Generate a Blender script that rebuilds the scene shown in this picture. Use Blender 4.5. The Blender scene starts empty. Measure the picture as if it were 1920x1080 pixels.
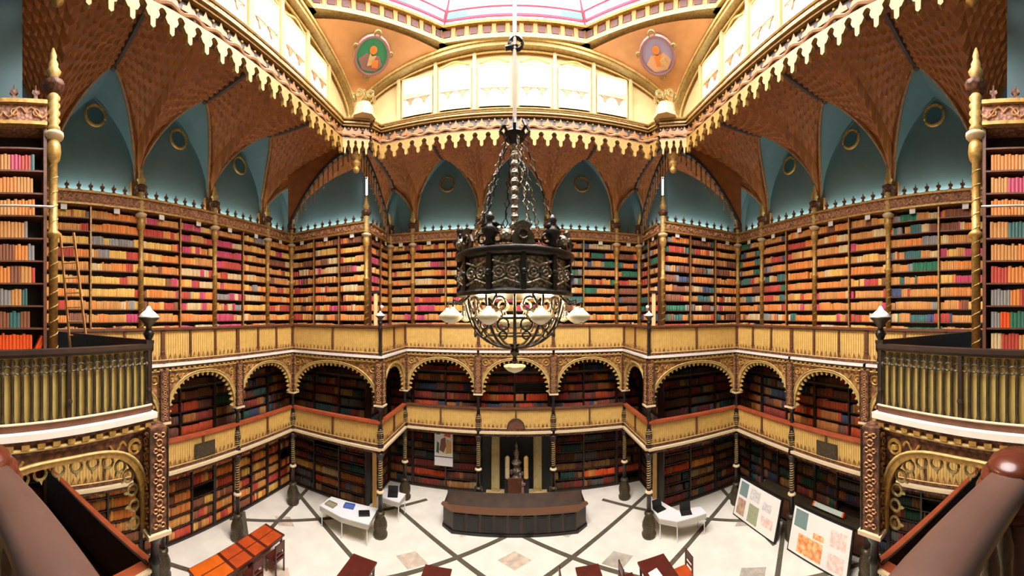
import bpy, math, random
import numpy as np
from mathutils import Vector
random.seed(7)
C = bpy.context.scene.collection
PI = math.pi

# ------------------------------------------------------------------ camera, world, lights, exposure
EYE = 8.0
FPX = 611.0
cam_d = bpy.data.cameras.new('camera')
cam = bpy.data.objects.new('camera', cam_d); C.objects.link(cam)
cam.location = (0, 0, EYE); cam.rotation_euler = (PI/2, 0, 0)
cam_d.type = 'PANO'
cam_d.panorama_type = 'CENTRAL_CYLINDRICAL'
cam_d.central_cylindrical_range_u_min = (0-965)/FPX
cam_d.central_cylindrical_range_u_max = (1920-965)/FPX
cam_d.central_cylindrical_radius = 1.0
cam_d.central_cylindrical_range_v_min = -(1080-590)/FPX
cam_d.central_cylindrical_range_v_max = 590/FPX
cam_d.clip_start = 0.02; cam_d.clip_end = 200
bpy.context.scene.camera = cam
S = bpy.context.scene
S.view_settings.view_transform = 'Standard'; S.view_settings.look = 'None'
S.view_settings.gamma = 1; S.view_settings.use_curve_mapping = False
S.view_settings.exposure = 0.0
SKY_STRENGTH = 19.0      # skylight glass
WIN_STRENGTH = 2.2       # clerestory glass
w = bpy.data.worlds.new('world'); S.world = w; w.use_nodes = True
w.node_tree.nodes['Background'].inputs[0].default_value = (0.75, 0.85, 1.0, 1)
w.node_tree.nodes['Background'].inputs[1].default_value = 1.0
LAMPS = []
def lamp(name, loc, power, col, size=0.1):
    d = bpy.data.lights.new(name, 'POINT'); d.energy = power; d.color = col; d.shadow_soft_size = size
    o = bpy.data.objects.new(name, d); C.objects.link(o); o.location = loc
    return o

# ------------------------------------------------------------------ materials
MATS = {}
def mat(name, col, rough=0.6, metal=0.0, var=0.0, bump=0.0, scale=6.0, kind='noise', emis=0.0, col2=None, spec=0.5):
    if name in MATS: return MATS[name]
    m = bpy.data.materials.new(name); m.use_nodes = True
    nt = m.node_tree; b = nt.nodes['Principled BSDF']
    b.inputs['Base Color'].default_value = (*col, 1)
    b.inputs['Roughness'].default_value = rough
    b.inputs['Metallic'].default_value = metal
    b.inputs['Specular IOR Level'].default_value = spec
    if var or bump:
        tc = nt.nodes.new('ShaderNodeTexCoord')
        if kind == 'voronoi':
            n = nt.nodes.new('ShaderNodeTexVoronoi'); n.inputs['Scale'].default_value = scale; out = n.outputs['Distance']
        elif kind == 'wave':
            n = nt.nodes.new('ShaderNodeTexWave'); n.inputs['Scale'].default_value = scale
            n.inputs['Distortion'].default_value = 4; out = n.outputs['Fac']
        else:
            n = nt.nodes.new('ShaderNodeTexNoise'); n.inputs['Scale'].default_value = scale
            n.inputs['Detail'].default_value = 4; out = n.outputs['Fac']
        nt.links.new(tc.outputs['Object'], n.inputs['Vector'])
        if var:
            r = nt.nodes.new('ShaderNodeMix'); r.data_type = 'RGBA'
            c2 = col2 or tuple(min(1, c*(1-var)) for c in col)
            r.inputs['A'].default_value = (*col, 1); r.inputs['B'].default_value = (*c2, 1)
            mr = nt.nodes.new('ShaderNodeMapRange'); mr.inputs['From Min'].default_value = 0.35; mr.inputs['From Max'].default_value = 0.7
            if kind == 'voronoi': mr.inputs['From Min'].default_value = 0.1
            nt.links.new(out, mr.inputs['Value'])
            nt.links.new(mr.outputs['Result'], r.inputs['Factor'])
            nt.links.new(r.outputs['Result'], b.inputs['Base Color'])
        if bump:
            bp = nt.nodes.new('ShaderNodeBump'); bp.inputs['Strength'].default_value = bump; bp.inputs['Distance'].default_value = 0.02
            nt.links.new(out, bp.inputs['Height']); nt.links.new(bp.outputs['Normal'], b.inputs['Normal'])
    if emis:
        b.inputs['Emission Color'].default_value = (*col, 1); b.inputs['Emission Strength'].default_value = emis
    MATS[name] = m
    return m
GILT = mat('gilt', (0.58, 0.34, 0.08), 0.42, 0.25, 0.45, 0.3, 14)
GILT_PALE = mat('gilt_pale', (0.66, 0.46, 0.15), 0.5, 0.1, 0.35, 0.3, 12)
PANEL = mat('panel_gold', (0.74, 0.48, 0.14), 0.55, 0.0, 0.2, 0.1, 5)
PANEL_OLIVE = mat('panel_olive', (0.58, 0.44, 0.13), 0.55, 0.0, 0.2, 0.1, 5)
PANEL_DARK = mat('panel_bar', (0.60, 0.37, 0.09), 0.5, 0.0, 0.2)
DARK = mat('dark_wood', (0.035, 0.018, 0.012), 0.45, 0, 0.4, 0.2, 8)
BROWN = mat('brown_wood', (0.16, 0.06, 0.028), 0.45, 0, 0.4, 0.2, 8)
BRONZE = mat('bronze', (0.10, 0.075, 0.04), 0.4, 0.4, 0.5, 0.4, 18)
TERRA = mat('terracotta_carving', (0.62, 0.29, 0.09), 0.6, 0, 0.7, 1.0, 9, 'voronoi')
TERRA_DARK = mat('dark_carving', (0.26, 0.10, 0.045), 0.6, 0, 0.75, 1.0, 11, 'voronoi')
FRIEZE = mat('pink_frieze', (0.62, 0.28, 0.15), 0.6, 0, 0.65, 1.0, 14, 'voronoi')
REDWOOD = mat('red_rail', (0.48, 0.10, 0.035), 0.35, 0, 0.3, 0.1, 6)
WHITE_MOULD = mat('cream_moulding', (0.76, 0.60, 0.36), 0.55, 0, 0.1, 0.0, 4)
MARBLE_EDGE = mat('marble_edge', (0.9, 0.84, 0.74), 0.4, 0, 0.1, 0.0, 3)
BLUE = mat('blue_wall', (0.125, 0.225, 0.245), 0.7, 0, 0.12, 0.05, 1.2)
VAULT = mat('vault_brown', (0.33, 0.10, 0.018), 0.6, 0, 0.35, 0.3, 3)
RIB = mat('vault_rib', (0.30, 0.15, 0.05), 0.5, 0.1, 0.4, 0.3, 10)
RIB_DARK = mat('ridge_rib', (0.05, 0.03, 0.02), 0.5, 0, 0.3, 0.2, 10)
CREAM = mat('cream_plaster', (0.66, 0.48, 0.22), 0.6, 0, 0.15, 0.1, 4)
OLIVE = mat('olive_gold', (0.36, 0.26, 0.08), 0.5, 0.1, 0.4, 0.4, 12)
PEND = mat('orange_plaster', (0.64, 0.33, 0.12), 0.6, 0, 0.15, 0.1, 3)
MAUVE = mat('mauve_paint', (0.30, 0.16, 0.16), 0.6)
MARBLE = mat('floor_marble', (0.96, 0.92, 0.79), 0.35, 0, 0.12, 0.03, 1.4)
BAND = mat('floor_band', (0.14, 0.12, 0.08), 0.4, 0, 0.3, 0.0, 5)
INSET = mat('floor_inset', (0.80, 0.66, 0.50), 0.4, 0, 0.35, 0.0, 4)
INSET_G = mat('floor_inset_grey', (0.60, 0.55, 0.44), 0.4, 0, 0.35, 0.0, 4)
HAND = mat('handrail_brown', (0.11, 0.055, 0.038), 0.42, 0, 0.25, 0.05, 5)
KNOB = mat('polished_redwood', (0.10, 0.022, 0.010), 0.22, 0, 0.3, 0.0, 5)
IRON = mat('black_iron', (0.03, 0.026, 0.022), 0.35, 0.5, 0.4, 0.3, 20)
SILVER = mat('tarnished_silver', (0.55, 0.47, 0.34), 0.35, 0.5, 0.75, 0.8, 22, 'voronoi')
BOWL = mat('lamp_glass', (0.85, 0.76, 0.52), 0.3)
OPAL = mat('opal_glass', (0.95, 0.94, 0.9), 0.3)
PAPER = mat('white_paper', (0.9, 0.88, 0.82), 0.7)
CLOTH = mat('white_cloth', (0.82, 0.82, 0.82), 0.8)
RED_TOP = mat('red_leather', (0.62, 0.09, 0.015), 0.4, 0, 0.3, 0.05, 4)
ORANGE_TOP = mat('orange_leather', (0.85, 0.16, 0.01), 0.4, 0, 0.2, 0.05, 4)
MAHOG = mat('mahogany', (0.13, 0.022, 0.014), 0.35, 0, 0.4, 0.1, 5)
DESK = mat('desk_walnut', (0.055, 0.028, 0.013), 0.4, 0, 0.5, 0.15, 3)
BLACK = mat('black_paint', (0.012, 0.011, 0.01), 0.5)
PINE = mat('ladder_pine', (0.62, 0.30, 0.09), 0.5, 0, 0.3, 0.1, 10)
GREENP = mat('slate_green', (0.20, 0.30, 0.28), 0.6)
GREEN = mat('medallion_green', (0.03, 0.30, 0.15), 0.6)
LILAC = mat('medallion_lilac', (0.36, 0.33, 0.55), 0.6)
ORANGE = mat('orange_paint', (0.80, 0.25, 0.04), 0.6)
SKIN = mat('painted_flesh', (0.70, 0.42, 0.24), 0.6)
BLUEBIT = mat('blue_plastic', (0.08, 0.14, 0.45), 0.5)
GLASS_W = mat('window_light', (1.0, 0.985, 0.95), 0.3, emis=WIN_STRENGTH)
GLASS_S = mat('skylight_light', (1.0, 0.985, 0.97), 0.3, emis=SKY_STRENGTH)
GLASS_LOW = mat('window_light_low', (1.0, 0.95, 0.80), 0.3, emis=0.85)
GLASS_L = mat('lilac_light', (0.78, 0.72, 1.0), 0.3, emis=1.1)
GLASS_C = mat('cyan_light', (0.30, 0.85, 0.95), 0.3, emis=1.2)
PINKBAR = mat('pink_bar', (0.55, 0.16, 0.30), 0.5)

def colour_attr_mat():
    m = bpy.data.materials.new('book_spines'); m.use_nodes = True
    nt = m.node_tree; b = nt.nodes['Principled BSDF']; b.inputs['Roughness'].default_value = 0.6
    a = nt.nodes.new('ShaderNodeAttribute'); a.attribute_name = 'Col'
    nt.links.new(a.outputs['Color'], b.inputs['Base Color'])
    return m
BOOKMAT = colour_attr_mat()

# ------------------------------------------------------------------ mesh builder
class MB:
    def __init__(s): s.v = []; s.f = []
    def box(s, x0, x1, y0, y1, z0, z1):
        n = len(s.v)
        s.v += [(x0,y0,z0),(x1,y0,z0),(x1,y1,z0),(x0,y1,z0),(x0,y0,z1),(x1,y0,z1),(x1,y1,z1),(x0,y1,z1)]
        s.f += [(n,n+3,n+2,n+1),(n+4,n+5,n+6,n+7),(n,n+1,n+5,n+4),(n+1,n+2,n+6,n+5),(n+2,n+3,n+7,n+6),(n+3,n,n+4,n+7)]
        return s
    def obox(s, P, Q, wd, z0, z1):                      # box along the floor line P-Q, wd wide
        d = Vector((Q[0]-P[0], Q[1]-P[1], 0)).normalized(); nx, ny = -d.y*wd/2, d.x*wd/2
        return s.zprism([(P[0]+nx,P[1]+ny),(P[0]-nx,P[1]-ny),(Q[0]-nx,Q[1]-ny),(Q[0]+nx,Q[1]+ny)], z0, z1)
    def lathe(s, prof, cx=0, cy=0, seg=12):
        n = len(s.v); k = len(prof)
        for r, z in prof:
            for i in range(seg):
                a = 2*PI*i/seg; s.v.append((cx+r*math.cos(a), cy+r*math.sin(a), z))
        for j in range(k-1):
            for i in range(seg):
                a = n+j*seg+i; b = n+j*seg+(i+1) % seg
                s.f.append((a, b, b+seg, a+seg))
        s.f.append(tuple(n+i for i in reversed(range(seg)))); s.f.append(tuple(n+(k-1)*seg+i for i in range(seg)))
        return s
    def prism(s, poly, y0, y1):                         # polygon in x,z extruded along y
        n = len(s.v); k = len(poly)
        s.v += [(x, y0, z) for x, z in poly] + [(x, y1, z) for x, z in poly]
        s.f.append(tuple(range(n, n+k))); s.f.append(tuple(reversed(range(n+k, n+2*k))))
        for i in range(k):
            j = (i+1) % k; s.f.append((n+i, n+k+i, n+k+j, n+j))
        return s
    def zprism(s, poly, z0, z1):
        n = len(s.v); k = len(poly)
        s.v += [(x, y, z0) for x, y in poly] + [(x, y, z1) for x, y in poly]
        s.f.append(tuple(reversed(range(n, n+k)))); s.f.append(tuple(range(n+k, n+2*k)))
        for i in range(k):
            j = (i+1) % k; s.f.append((n+i, n+j, n+k+j, n+k+i))
        return s
    def strip(s, inner, outer, y0, y1):                 # band between two x,z curves, extruded along y
        m = len(inner)
        for i in range(m-1):
            s.prism([inner[i], inner[i+1], outer[i+1], outer[i]], y0, y1)
        return s
    def tube(s, pts, r, seg=6, closed=False):
        pts = [Vector(p) for p in pts]; k = len(pts); n = len(s.v)
        rr = r if isinstance(r, (list, tuple)) else [r]*k
        for i, p in enumerate(pts):
            if closed: t = pts[(i+1) % k]-pts[i-1]
            else: t = pts[min(i+1, k-1)]-pts[max(i-1, 0)]
            t.normalize()
            up = Vector((0,0,1)) if abs(t.z) < 0.9 else Vector((0,1,0))
            a = t.cross(up).normalized(); b = t.cross(a)
            for j in range(seg):
                q = 2*PI*j/seg; s.v.append(tuple(p + (a*math.cos(q)+b*math.sin(q))*rr[i]))
        for i in range(k if closed else k-1):
            i2 = (i+1) % k
            for j in range(seg):
                j2 = (j+1) % seg
                s.f.append((n+i*seg+j, n+i*seg+j2, n+i2*seg+j2, n+i2*seg+j))
        if not closed:
            s.f.append(tuple(n+j for j in reversed(range(seg)))); s.f.append(tuple(n+(k-1)*seg+j for j in range(seg)))
        return s
    def ring(s, c, R, r, axis='y', seg=16, ts=6):
        pts = []
        for i in range(seg):
            a = 2*PI*i/seg
            if axis == 'y': pts.append((c[0]+R*math.cos(a), c[1], c[2]+R*math.sin(a)))
            elif axis == 'x': pts.append((c[0], c[1]+R*math.cos(a), c[2]+R*math.sin(a)))
            else: pts.append((c[0]+R*math.cos(a), c[1]+R*math.sin(a), c[2]))
        return s.tube(pts, r, ts, True)
    def grid(s, fn, nu, nv):
        n = len(s.v)
        for i in range(nu+1):
            for j in range(nv+1): s.v.append(tuple(fn(i/nu, j/nv)))
        for i in range(nu):
            for j in range(nv):
                a = n+i*(nv+1)+j; s.f.append((a, a+1, a+nv+2, a+nv+1))
        return s
    def ball(s, c, r, seg=10, sz=1.0):
        prof = [(max(r*math.sin(PI*k/6), 0.001), c[2]-r*sz*math.cos(PI*k/6)) for k in range(7)]
        return s.lathe(prof, c[0], c[1], seg)
    def mesh(s, name, smooth=False):
        me = bpy.data.meshes.new(name); me.from_pydata(s.v, [], s.f)
        if smooth: me.polygons.foreach_set('use_smooth', [True]*len(me.polygons))
        me.update(); return me

def put(name, me, m, parent=None, loc=(0,0,0), rz=0, rot=None, scale=None):
    if isinstance(me, MB): me = me.mesh(name)
    if m is not None and not me.materials: me.materials.append(m)
    o = bpy.data.objects.new(name, me); C.objects.link(o)
    if parent is not None: o.parent = parent
    o.location = loc
    o.rotation_euler = rot if rot else (0, 0, rz)
    if scale: o.scale = scale
    return o
CACHE = {}
def shared(key, fn, m, smooth=False):
    if key not in CACHE:
        me = fn().mesh(str(key[0] if isinstance(key, tuple) else key), smooth); me.materials.append(m); CACHE[key] = me
    return CACHE[key]
def thing(name, label, cat, loc=(0,0,0), rz=0, group=None):
    o = bpy.data.objects.new(name, None); C.objects.link(o); o.empty_display_size = 0.1
    o.location = loc; o.rotation_euler = (0,0,rz); o['label'] = label; o['category'] = cat
    if group: o['group'] = group
    return o
def tag(o, label, cat, group=None):
    o['label'] = label; o['category'] = cat
    if group: o['group'] = group
    return o
def struct(o): o['kind'] = 'structure'; return o
def stuff(o): o['kind'] = 'stuff'; return o
def sroot(name, loc=(0,0,0), rz=0):
    o = bpy.data.objects.new(name, None); C.objects.link(o); o.location = loc; o.rotation_euler = (0,0,rz); o['kind'] = 'structure'
    o.empty_display_size = 0.1
    return o

def mir(P, s): return (P[0]*(-s), P[1])       # s=-1 keeps the left side, s=+1 mirrors to the right
def seg(P, Q, s=-1):
    """local frame of a stretch of wall, P to Q left to right as seen from the room; mirrored for the right side"""
    if s > 0: P, Q = (-Q[0], Q[1]), (-P[0], P[1])
    return P, math.hypot(Q[0]-P[0], Q[1]-P[1]), math.atan2(Q[1]-P[1], Q[0]-P[0])
SIDE = {-1: 'left', 1: 'right'}

# key heights
L2, L3, CEIL = 3.2, 6.5, 14.4
RAIL2, RAIL3 = 4.15, 7.6
FR0, FR1 = 11.42, 11.84

# ------------------------------------------------------------------ room shell
WX, WB = 10.3, 15.05          # outer wall planes
BX, BY = 6.35, 12.5           # corner blocks
fl = MB().box(-WX-.2, WX+.2, -3.4, WB+.2, -0.2, 0.0)
floor = struct(put('floor', fl, MARBLE))
strips = [((-6.9, 14.2), (0.9, 8.55)), ((-3.75, 13.6), (-9.8, 8.2)), ((-9.8, 11.9), (-2.6, 8.1)), ((0.55, 12.4), (-9.8, 4.6)),
          ((0.0, 9.2), (-7.5, 3.5)), ((-9.8, 8.9), (-1.2, 2.3)), ((-9.8, 5.2), (-4.0, 0.6)), ((-8.9, 12.1), (-8.1, 7.9))]
for P, Q in strips:
    for s in (-1, 1):
        put('border_strip', MB().obox(mir(P, s), mir(Q, s), 0.17, -0.05, 0.006 + 0.001*random.random()), BAND, floor)
def dia(cx, cy, a, b, z=0.005):
    return MB().zprism([(cx-a, cy), (cx, cy-b), (cx+a, cy), (cx, cy+b)], -0.05, z)
for cx, cy, a, b in [(-3.3, 10.1, .55, .42), (-6.6, 7.4, .6, .5), (-5.4, 5.0, .6, .5), (-2.6, 7.0, .6, .5), (-5.6, 11.3, .35, .25), (-1.9, 11.9, .5, .35), (-8.2, 9.6, .5, .35)]:
    for s in (-1, 1):
        put('inset_tile', dia(cx*-s, cy, a, b), INSET if s < 0 else INSET_G, floor)
put('inset_tile', dia(0, 10.6, .55, .42), INSET, floor)

for s in (-1, 1):
    x = s*WX
    wl = MB().box(min(x, x+s*.25), max(x, x+s*.25), 0.4, BY, 0, 15.6)
    wall = struct(put('wall_'+SIDE[s], wl, BLUE))
    # corner block walls, far and near
    cb = MB().box(min(s*BX, x), max(s*BX, x), BY, WB, 0, CEIL)
    struct(put('wall_%s_corner' % SIDE[s], cb, BLUE))
    nb = MB().box(min(s*BX, x), max(s*BX, x), -3.2, 0.38, 0, CEIL)
    struct(put('wall_%s_near' % SIDE[s], nb, BLUE))
    # oculus rings in the blue wall
    for yy, zz in [(3.0, 14.55), (6.15, 14.45), (9.15, 14.3)]:
        put('oculus_ring', MB().ring((0, 0, 0), 0.33, 0.055, 'x', 20, 8), GILT, wall, (x-s*.02, yy, zz))
        put('oculus_disc', MB().tube([(0, 0, 0), (s*-.01, 0, 0)], 0.3, 20), mat('oculus_blue', (0.06, 0.16, 0.20), 0.5), wall, (x-s*.01, yy, zz))
wb = struct(put('wall_back', MB().box(-WX, WX, WB, WB+.25, 0, 15.6), BLUE))
for xx in (-3.14, 0, 3.14):
    put('oculus_ring', MB().ring((0, 0, 0), 0.33, 0.055, 'y', 20, 8), RIB, wb, (xx, WB-.02, 14.15))
struct(put('wall_near', MB().box(-BX, BX, -3.4, -3.2, 0, 18), BLUE))

# ------------------------------------------------------------------ gallery vaults
def zarch(u, zs, za):
    t = abs(2*u-1)
    return zs + (za-zs)*(math.sqrt(max(0, 4-(1+t)**2))/math.sqrt(3))**.82
ZS = 12.0
def gprof(v): return math.sqrt(max(0, 1-(1-v)**2))
vaultN = [0]
def vault_bay(P, Q, depth, s, parent, za=14.8, zc=CEIL, vg=.42):
    O, wd, rz = seg(P, Q, s)
    zs = ZS
    def groin(u): return vg*(1-abs(2*u-1)**1.3)
    def pt(u, v, off=0.0):           # brown cone surfaces, from the groin (v 0) to the cornice (v 1)
        w = gprof(v); g = groin(u); z = zarch(u, zs, za)*(1-w) + (zc+.15*(1-abs(2*u-1)))*w
        return (u*wd, -(g+(1-g)*v)*depth, z-off)
    nu = max(6, int(wd/0.17)); nv = 22
    nu += nu % 2
    put('vault_surface', MB().grid(lambda u, v: pt(u, v), nu, nv), VAULT, parent, (O[0], O[1], 0), rz)
    def cell(u, v):                  # blue lunette cell between wall and groin
        return (u*wd, -groin(u)*depth*v, zarch(u, zs, za)+.03+.25*(1-v)*(1-abs(2*u-1)))
    put('lunette_cell', MB().grid(cell, 24, 4), BLUE, parent, (O[0], O[1], 0), rz)
    db = MB()
    for i in range(nu):
        for j in range(nv):
            if (i+j) % 2: continue
            u0, v0 = i/nu, (j/nv)
            a = pt(u0, v0); b = pt(u0+1/nu, v0); c = pt(u0+1/nu, min(1, v0+1/nv)); d = pt(u0, min(1, v0+1/nv))
            c0 = ((a[0]+c[0])/2, (a[1]+c[1])/2, (a[2]+b[2]+c[2]+d[2])/4-0.08)
            n = len(db.v); db.v += [a, b, c, d, c0]
            db.f += [(n, n+1, n+4), (n+1, n+2, n+4), (n+2, n+3, n+4), (n+3, n, n+4)]
    stuff(put('lattice_bosses', db, VAULT_HI, parent, (O[0], O[1], 0), rz))
    put('groin_rib', MB().tube([(u*wd, -groin(u)*depth-.03, zarch(u, zs, za)-.02) for u in [k/26 for k in range(27)]], 0.07, 6), RIB, parent, (O[0], O[1], 0), rz)
    put('ridge_rib', MB().tube([pt(0.5, k/8, 0.03) for k in range(9)], 0.08, 6), RIB_DARK, parent, (O[0], O[1], 0), rz)
    put('ridge_boss', MB().ball(pt(0.5, 0, 0.06), 0.13, 8), RIB_DARK, parent, (O[0], O[1], 0), rz)
    put('wall_pilaster', MB().box(-.22, .22, -.16, 0.0, 11.2, 12.5), RIB, parent, (O[0], O[1], 0), rz)
VAULT_HI = mat('vault_boss', (0.42, 0.145, 0.025), 0.55, 0, 0.3, 0.2, 6)
SIDE_Y = [0.87, 4.45, 7.5, 10.4]
BACK_X = [-4.72, -1.56, 1.56, 4.72]
for s in (-1, 1):
    root = sroot('ceiling_vault_'+SIDE[s])
    ys = [-1.55, 1.45]+SIDE_Y[1:]+[BY]
    for a, b in zip(ys[:-1], ys[1:]):
        vault_bay((-WX+.01, a), (-WX+.01, b), WX-5.75, s, root, 14.85 if b-a > 2.5 else 14.0)
    # flat ceiling over the corner and above
    put('corner_soffit', MB().box(min(s*WX, s*5.7), max(s*WX, s*5.7), 11.0, WB, CEIL+.16, CEIL+.3), VAULT, root)
    # diaphragm arch across the gallery with hanging fringe
    n = 14
    def curve(t): return (-8.95 + 3.15*t, 11.7 + 2.45*math.sin(t*PI/2)**0.9)
    low = [curve(k/n) for k in range(n+1)]
    O, wd, rz = seg((-8.95, 10.75), (-5.8, 10.75), s)
    poly = [((p[0]+8.95), p[1]) for p in low]
    if s > 0: poly = [(wd-x, z) for x, z in poly][::-1]
    put('diaphragm_arch', MB().strip(poly, [(x, z+.16) for x, z in poly], -.06, .06), RIB_DARK, root, (O[0], O[1], 0), rz)
    put('diaphragm_wall', MB().prism([(x, z+.16) for x, z in poly]+[(wd, 14.55), (0, 14.55)], -.02, .02), VAULT, root, (O[0], O[1], 0), rz)
    for k in range(1, n, 1):
        x, z = poly[k]
        L = 0.34 + 0.40*(1-abs(2*k/n-1))
        put('hanging_fringe', shared(('fringe', round(L, 2)), lambda: MB().lathe([(.035, 0), (.05, -.08), (.03, -.14), (.025, -L+.08), (.04, -L+.05), (.005, -L)][::-1], 0, 0, 6), RIB, True), None, root, (O[0]+x*math.cos(rz), O[1]+x*math.sin(rz), z))
    # the same at the back gallery's end
    O, wd, rz = seg((-5.6, 10.8), (-5.6, 13.9), s)
    poly = [(wd*(1-t), 11.7 + 2.45*math.sin(t*PI/2)**0.9) for t in [k/n for k in range(n+1)]][::-1]
    if s > 0: poly = [(wd-x, z) for x, z in poly][::-1]
    put('diaphragm_arch', MB().strip(poly, [(x, z+.16) for x, z in poly], -.06, .06), RIB_DARK, root, (O[0], O[1], 0), rz)
    for k in range(1, n, 1):
        x, z = poly[k]
        put('hanging_fringe', CACHE[('fringe', 0.74)], None, root, (O[0]+x*math.cos(rz), O[1]+x*math.sin(rz), z))
root = sroot('ceiling_vault_back')
bx = [-BX]+BACK_X+[BX]
for a, b in zip(bx[:-1], bx[1:]):
    vault_bay((a, WB-.01), (b, WB-.01), WB-10.9, -1, root, 15.1 if b-a > 2.5 else 13.9, vg=.2)
# near gallery ceiling behind the photographer
struct(put('ceiling', MB().box(-BX, BX, -3.2, 0.3, CEIL+.16, CEIL+.3), VAULT))

# ------------------------------------------------------------------ cornice of the light well
CX, CY0, CY1 = 5.8, 0.4, 10.8
def tooth():
    p = [(-.21, .52), (-.21, .47), (-.165, .45), (-.12, .39), (-.15, .31), (-.10, .22), (-.055, .20), (-.05, .04), (0, 0),
         (.05, .04), (.055, .20), (.10, .22), (.15, .31), (.12, .39), (.165, .45), (.21, .47), (.21, .52)]
    return MB().prism(p, -.05, .05)
def leaf():
    return MB().prism([(-.16, 0), (-.13, .10), (-.05, .12), (0, .24), (.05, .12), (.13, .10), (.16, 0)], -.05, 0)
TOOTH = shared('fringe_pendant', tooth, mat('fringe_gold', (0.33, 0.185, 0.035), 0.5, 0.1, 0.35, 0.3, 12)); LEAF = shared('leaf_ornament', leaf, mat('leaf_orange', (0.26, 0.10, 0.02), 0.5, 0.1, 0.4, 0.3, 10))
n_tr = [0]
CORN = mat('cornice_gold', (0.30, 0.17, 0.035), 0.5, 0.1, 0.4, 0.3, 10)
def cornice(P, Q, s=-1, skip=0.0):
    n_tr[0] += 1
    O, wd, rz = seg(P, Q, s)
    r = sroot('trim_%d' % n_tr[0], (O[0], O[1], 0), rz)
    put('lower_moulding', MB().box(0, wd, -.12, .1, 14.00, 14.07).box(0, wd, -.15, .1, 14.06, 14.10), TERRA_DARK, r)
    m = MB(); k = max(2, int(wd/0.11))
    m.tube([(wd*i/k, -.15-.02*math.sin(i*1.2), 14.15+.03*math.sin(i*1.2)) for i in range(k+1)], 0.045, 6)
    put('rope_moulding', m, mat('rope_pink', (0.34, 0.18, 0.08), 0.5, 0, 0.2), r)
    put('frieze_band', MB().box(0, wd, -.10, .15, 14.10, 14.50), DARK, r)
    put('upper_moulding', MB().box(0, wd, -.20, .15, 14.47, 14.55).box(0, wd, -.26, .15, 14.53, 14.58), CORN, r)
    put('cap_moulding', MB().box(0, wd, -.22, .2, 14.58, 14.64), TERRA_DARK, r)
    put('cap_bead', MB().tube([(0, -.26, 14.67), (wd, -.26, 14.67)], 0.04, 6), CORN, r)
    nt = max(2, round(wd/0.43)); st = wd/nt
    for i in range(nt):
        put('fringe_pendant', TOOTH, None, r, ((i+.5)*st, -.16, 13.50), scale=(st/.42, 1, 1))
        put('leaf_ornament', LEAF, None, r, ((i+.5)*st, -.12, 14.19), scale=(1.15, 1, 1.05))
        put('frieze_bead', shared('rosette_ball', lambda: MB().ball((0, 0, 0), .035, 6), GILT), None, r, (i*st+.02, -.12, 14.40))
    return r
cornice((-4.75, CY1), (4.75, CY1))
for s in (-1, 1):
    cornice((-CX, CY0+.9), (-CX, 9.75), s)
    cornice((-CX+.05, 9.75), (-5.35, 10.02), s)
    cornice((-5.35, 10.02), (-4.95, 10.30), s)
    cornice((-4.95, 10.30), (-4.75, CY1), s)
    cornice((-5.2, 0.75), (-CX, 1.3), s)
    # turned corbel hanging under the corner
    r = thing('corbel_pendant', 'gilt turned corbel drop hanging under the %s far corner of the ceiling cornice' % SIDE[s], 'corbel', (s*5.5, 10.4, 13.1))
    put('corbel_drop', MB().lathe([(.02, 0), (.10, .05), (.13, .15), (.08, .22), (.16, .30), (.17, .38), (.10, .45), (.20, .56), (.24, .68), (.14, .75), (.30, .88), (.34, .95)], 0, 0, 12).mesh('corbel_drop', True), GILT, r)
    r = thing('corbel_pendant', 'gilt corbel under the near %s cornice corner, at the top edge' % SIDE[s], 'corbel', (s*5.62, .95, 13.4))
    put('corbel_drop', MB().lathe([(.02, 0), (.12, .08), (.10, .22), (.22, .40), (.20, .6), (.3, .8)], 0, 0, 12).mesh('corbel_drop', True), GILT, r)
    tl = thing('tube_light', 'white strip lamp on the blue wall above the %s corner bookcase' % SIDE[s], 'lamp', (s*5.98, BY-.25, 13.0))
    put('lamp_tube', MB().tube([(0, 0, 0), (0, 0, .75)], .035, 8), mat('strip_glow', (0.9, 0.97, 1), 0.3, emis=18), tl)
    put('lamp_bracket', MB().box(-.03, .03, -.0, .05, -.05, .8), BRONZE, tl)
cornice((5.2, 0.45), (-5.2, 0.45))

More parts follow.
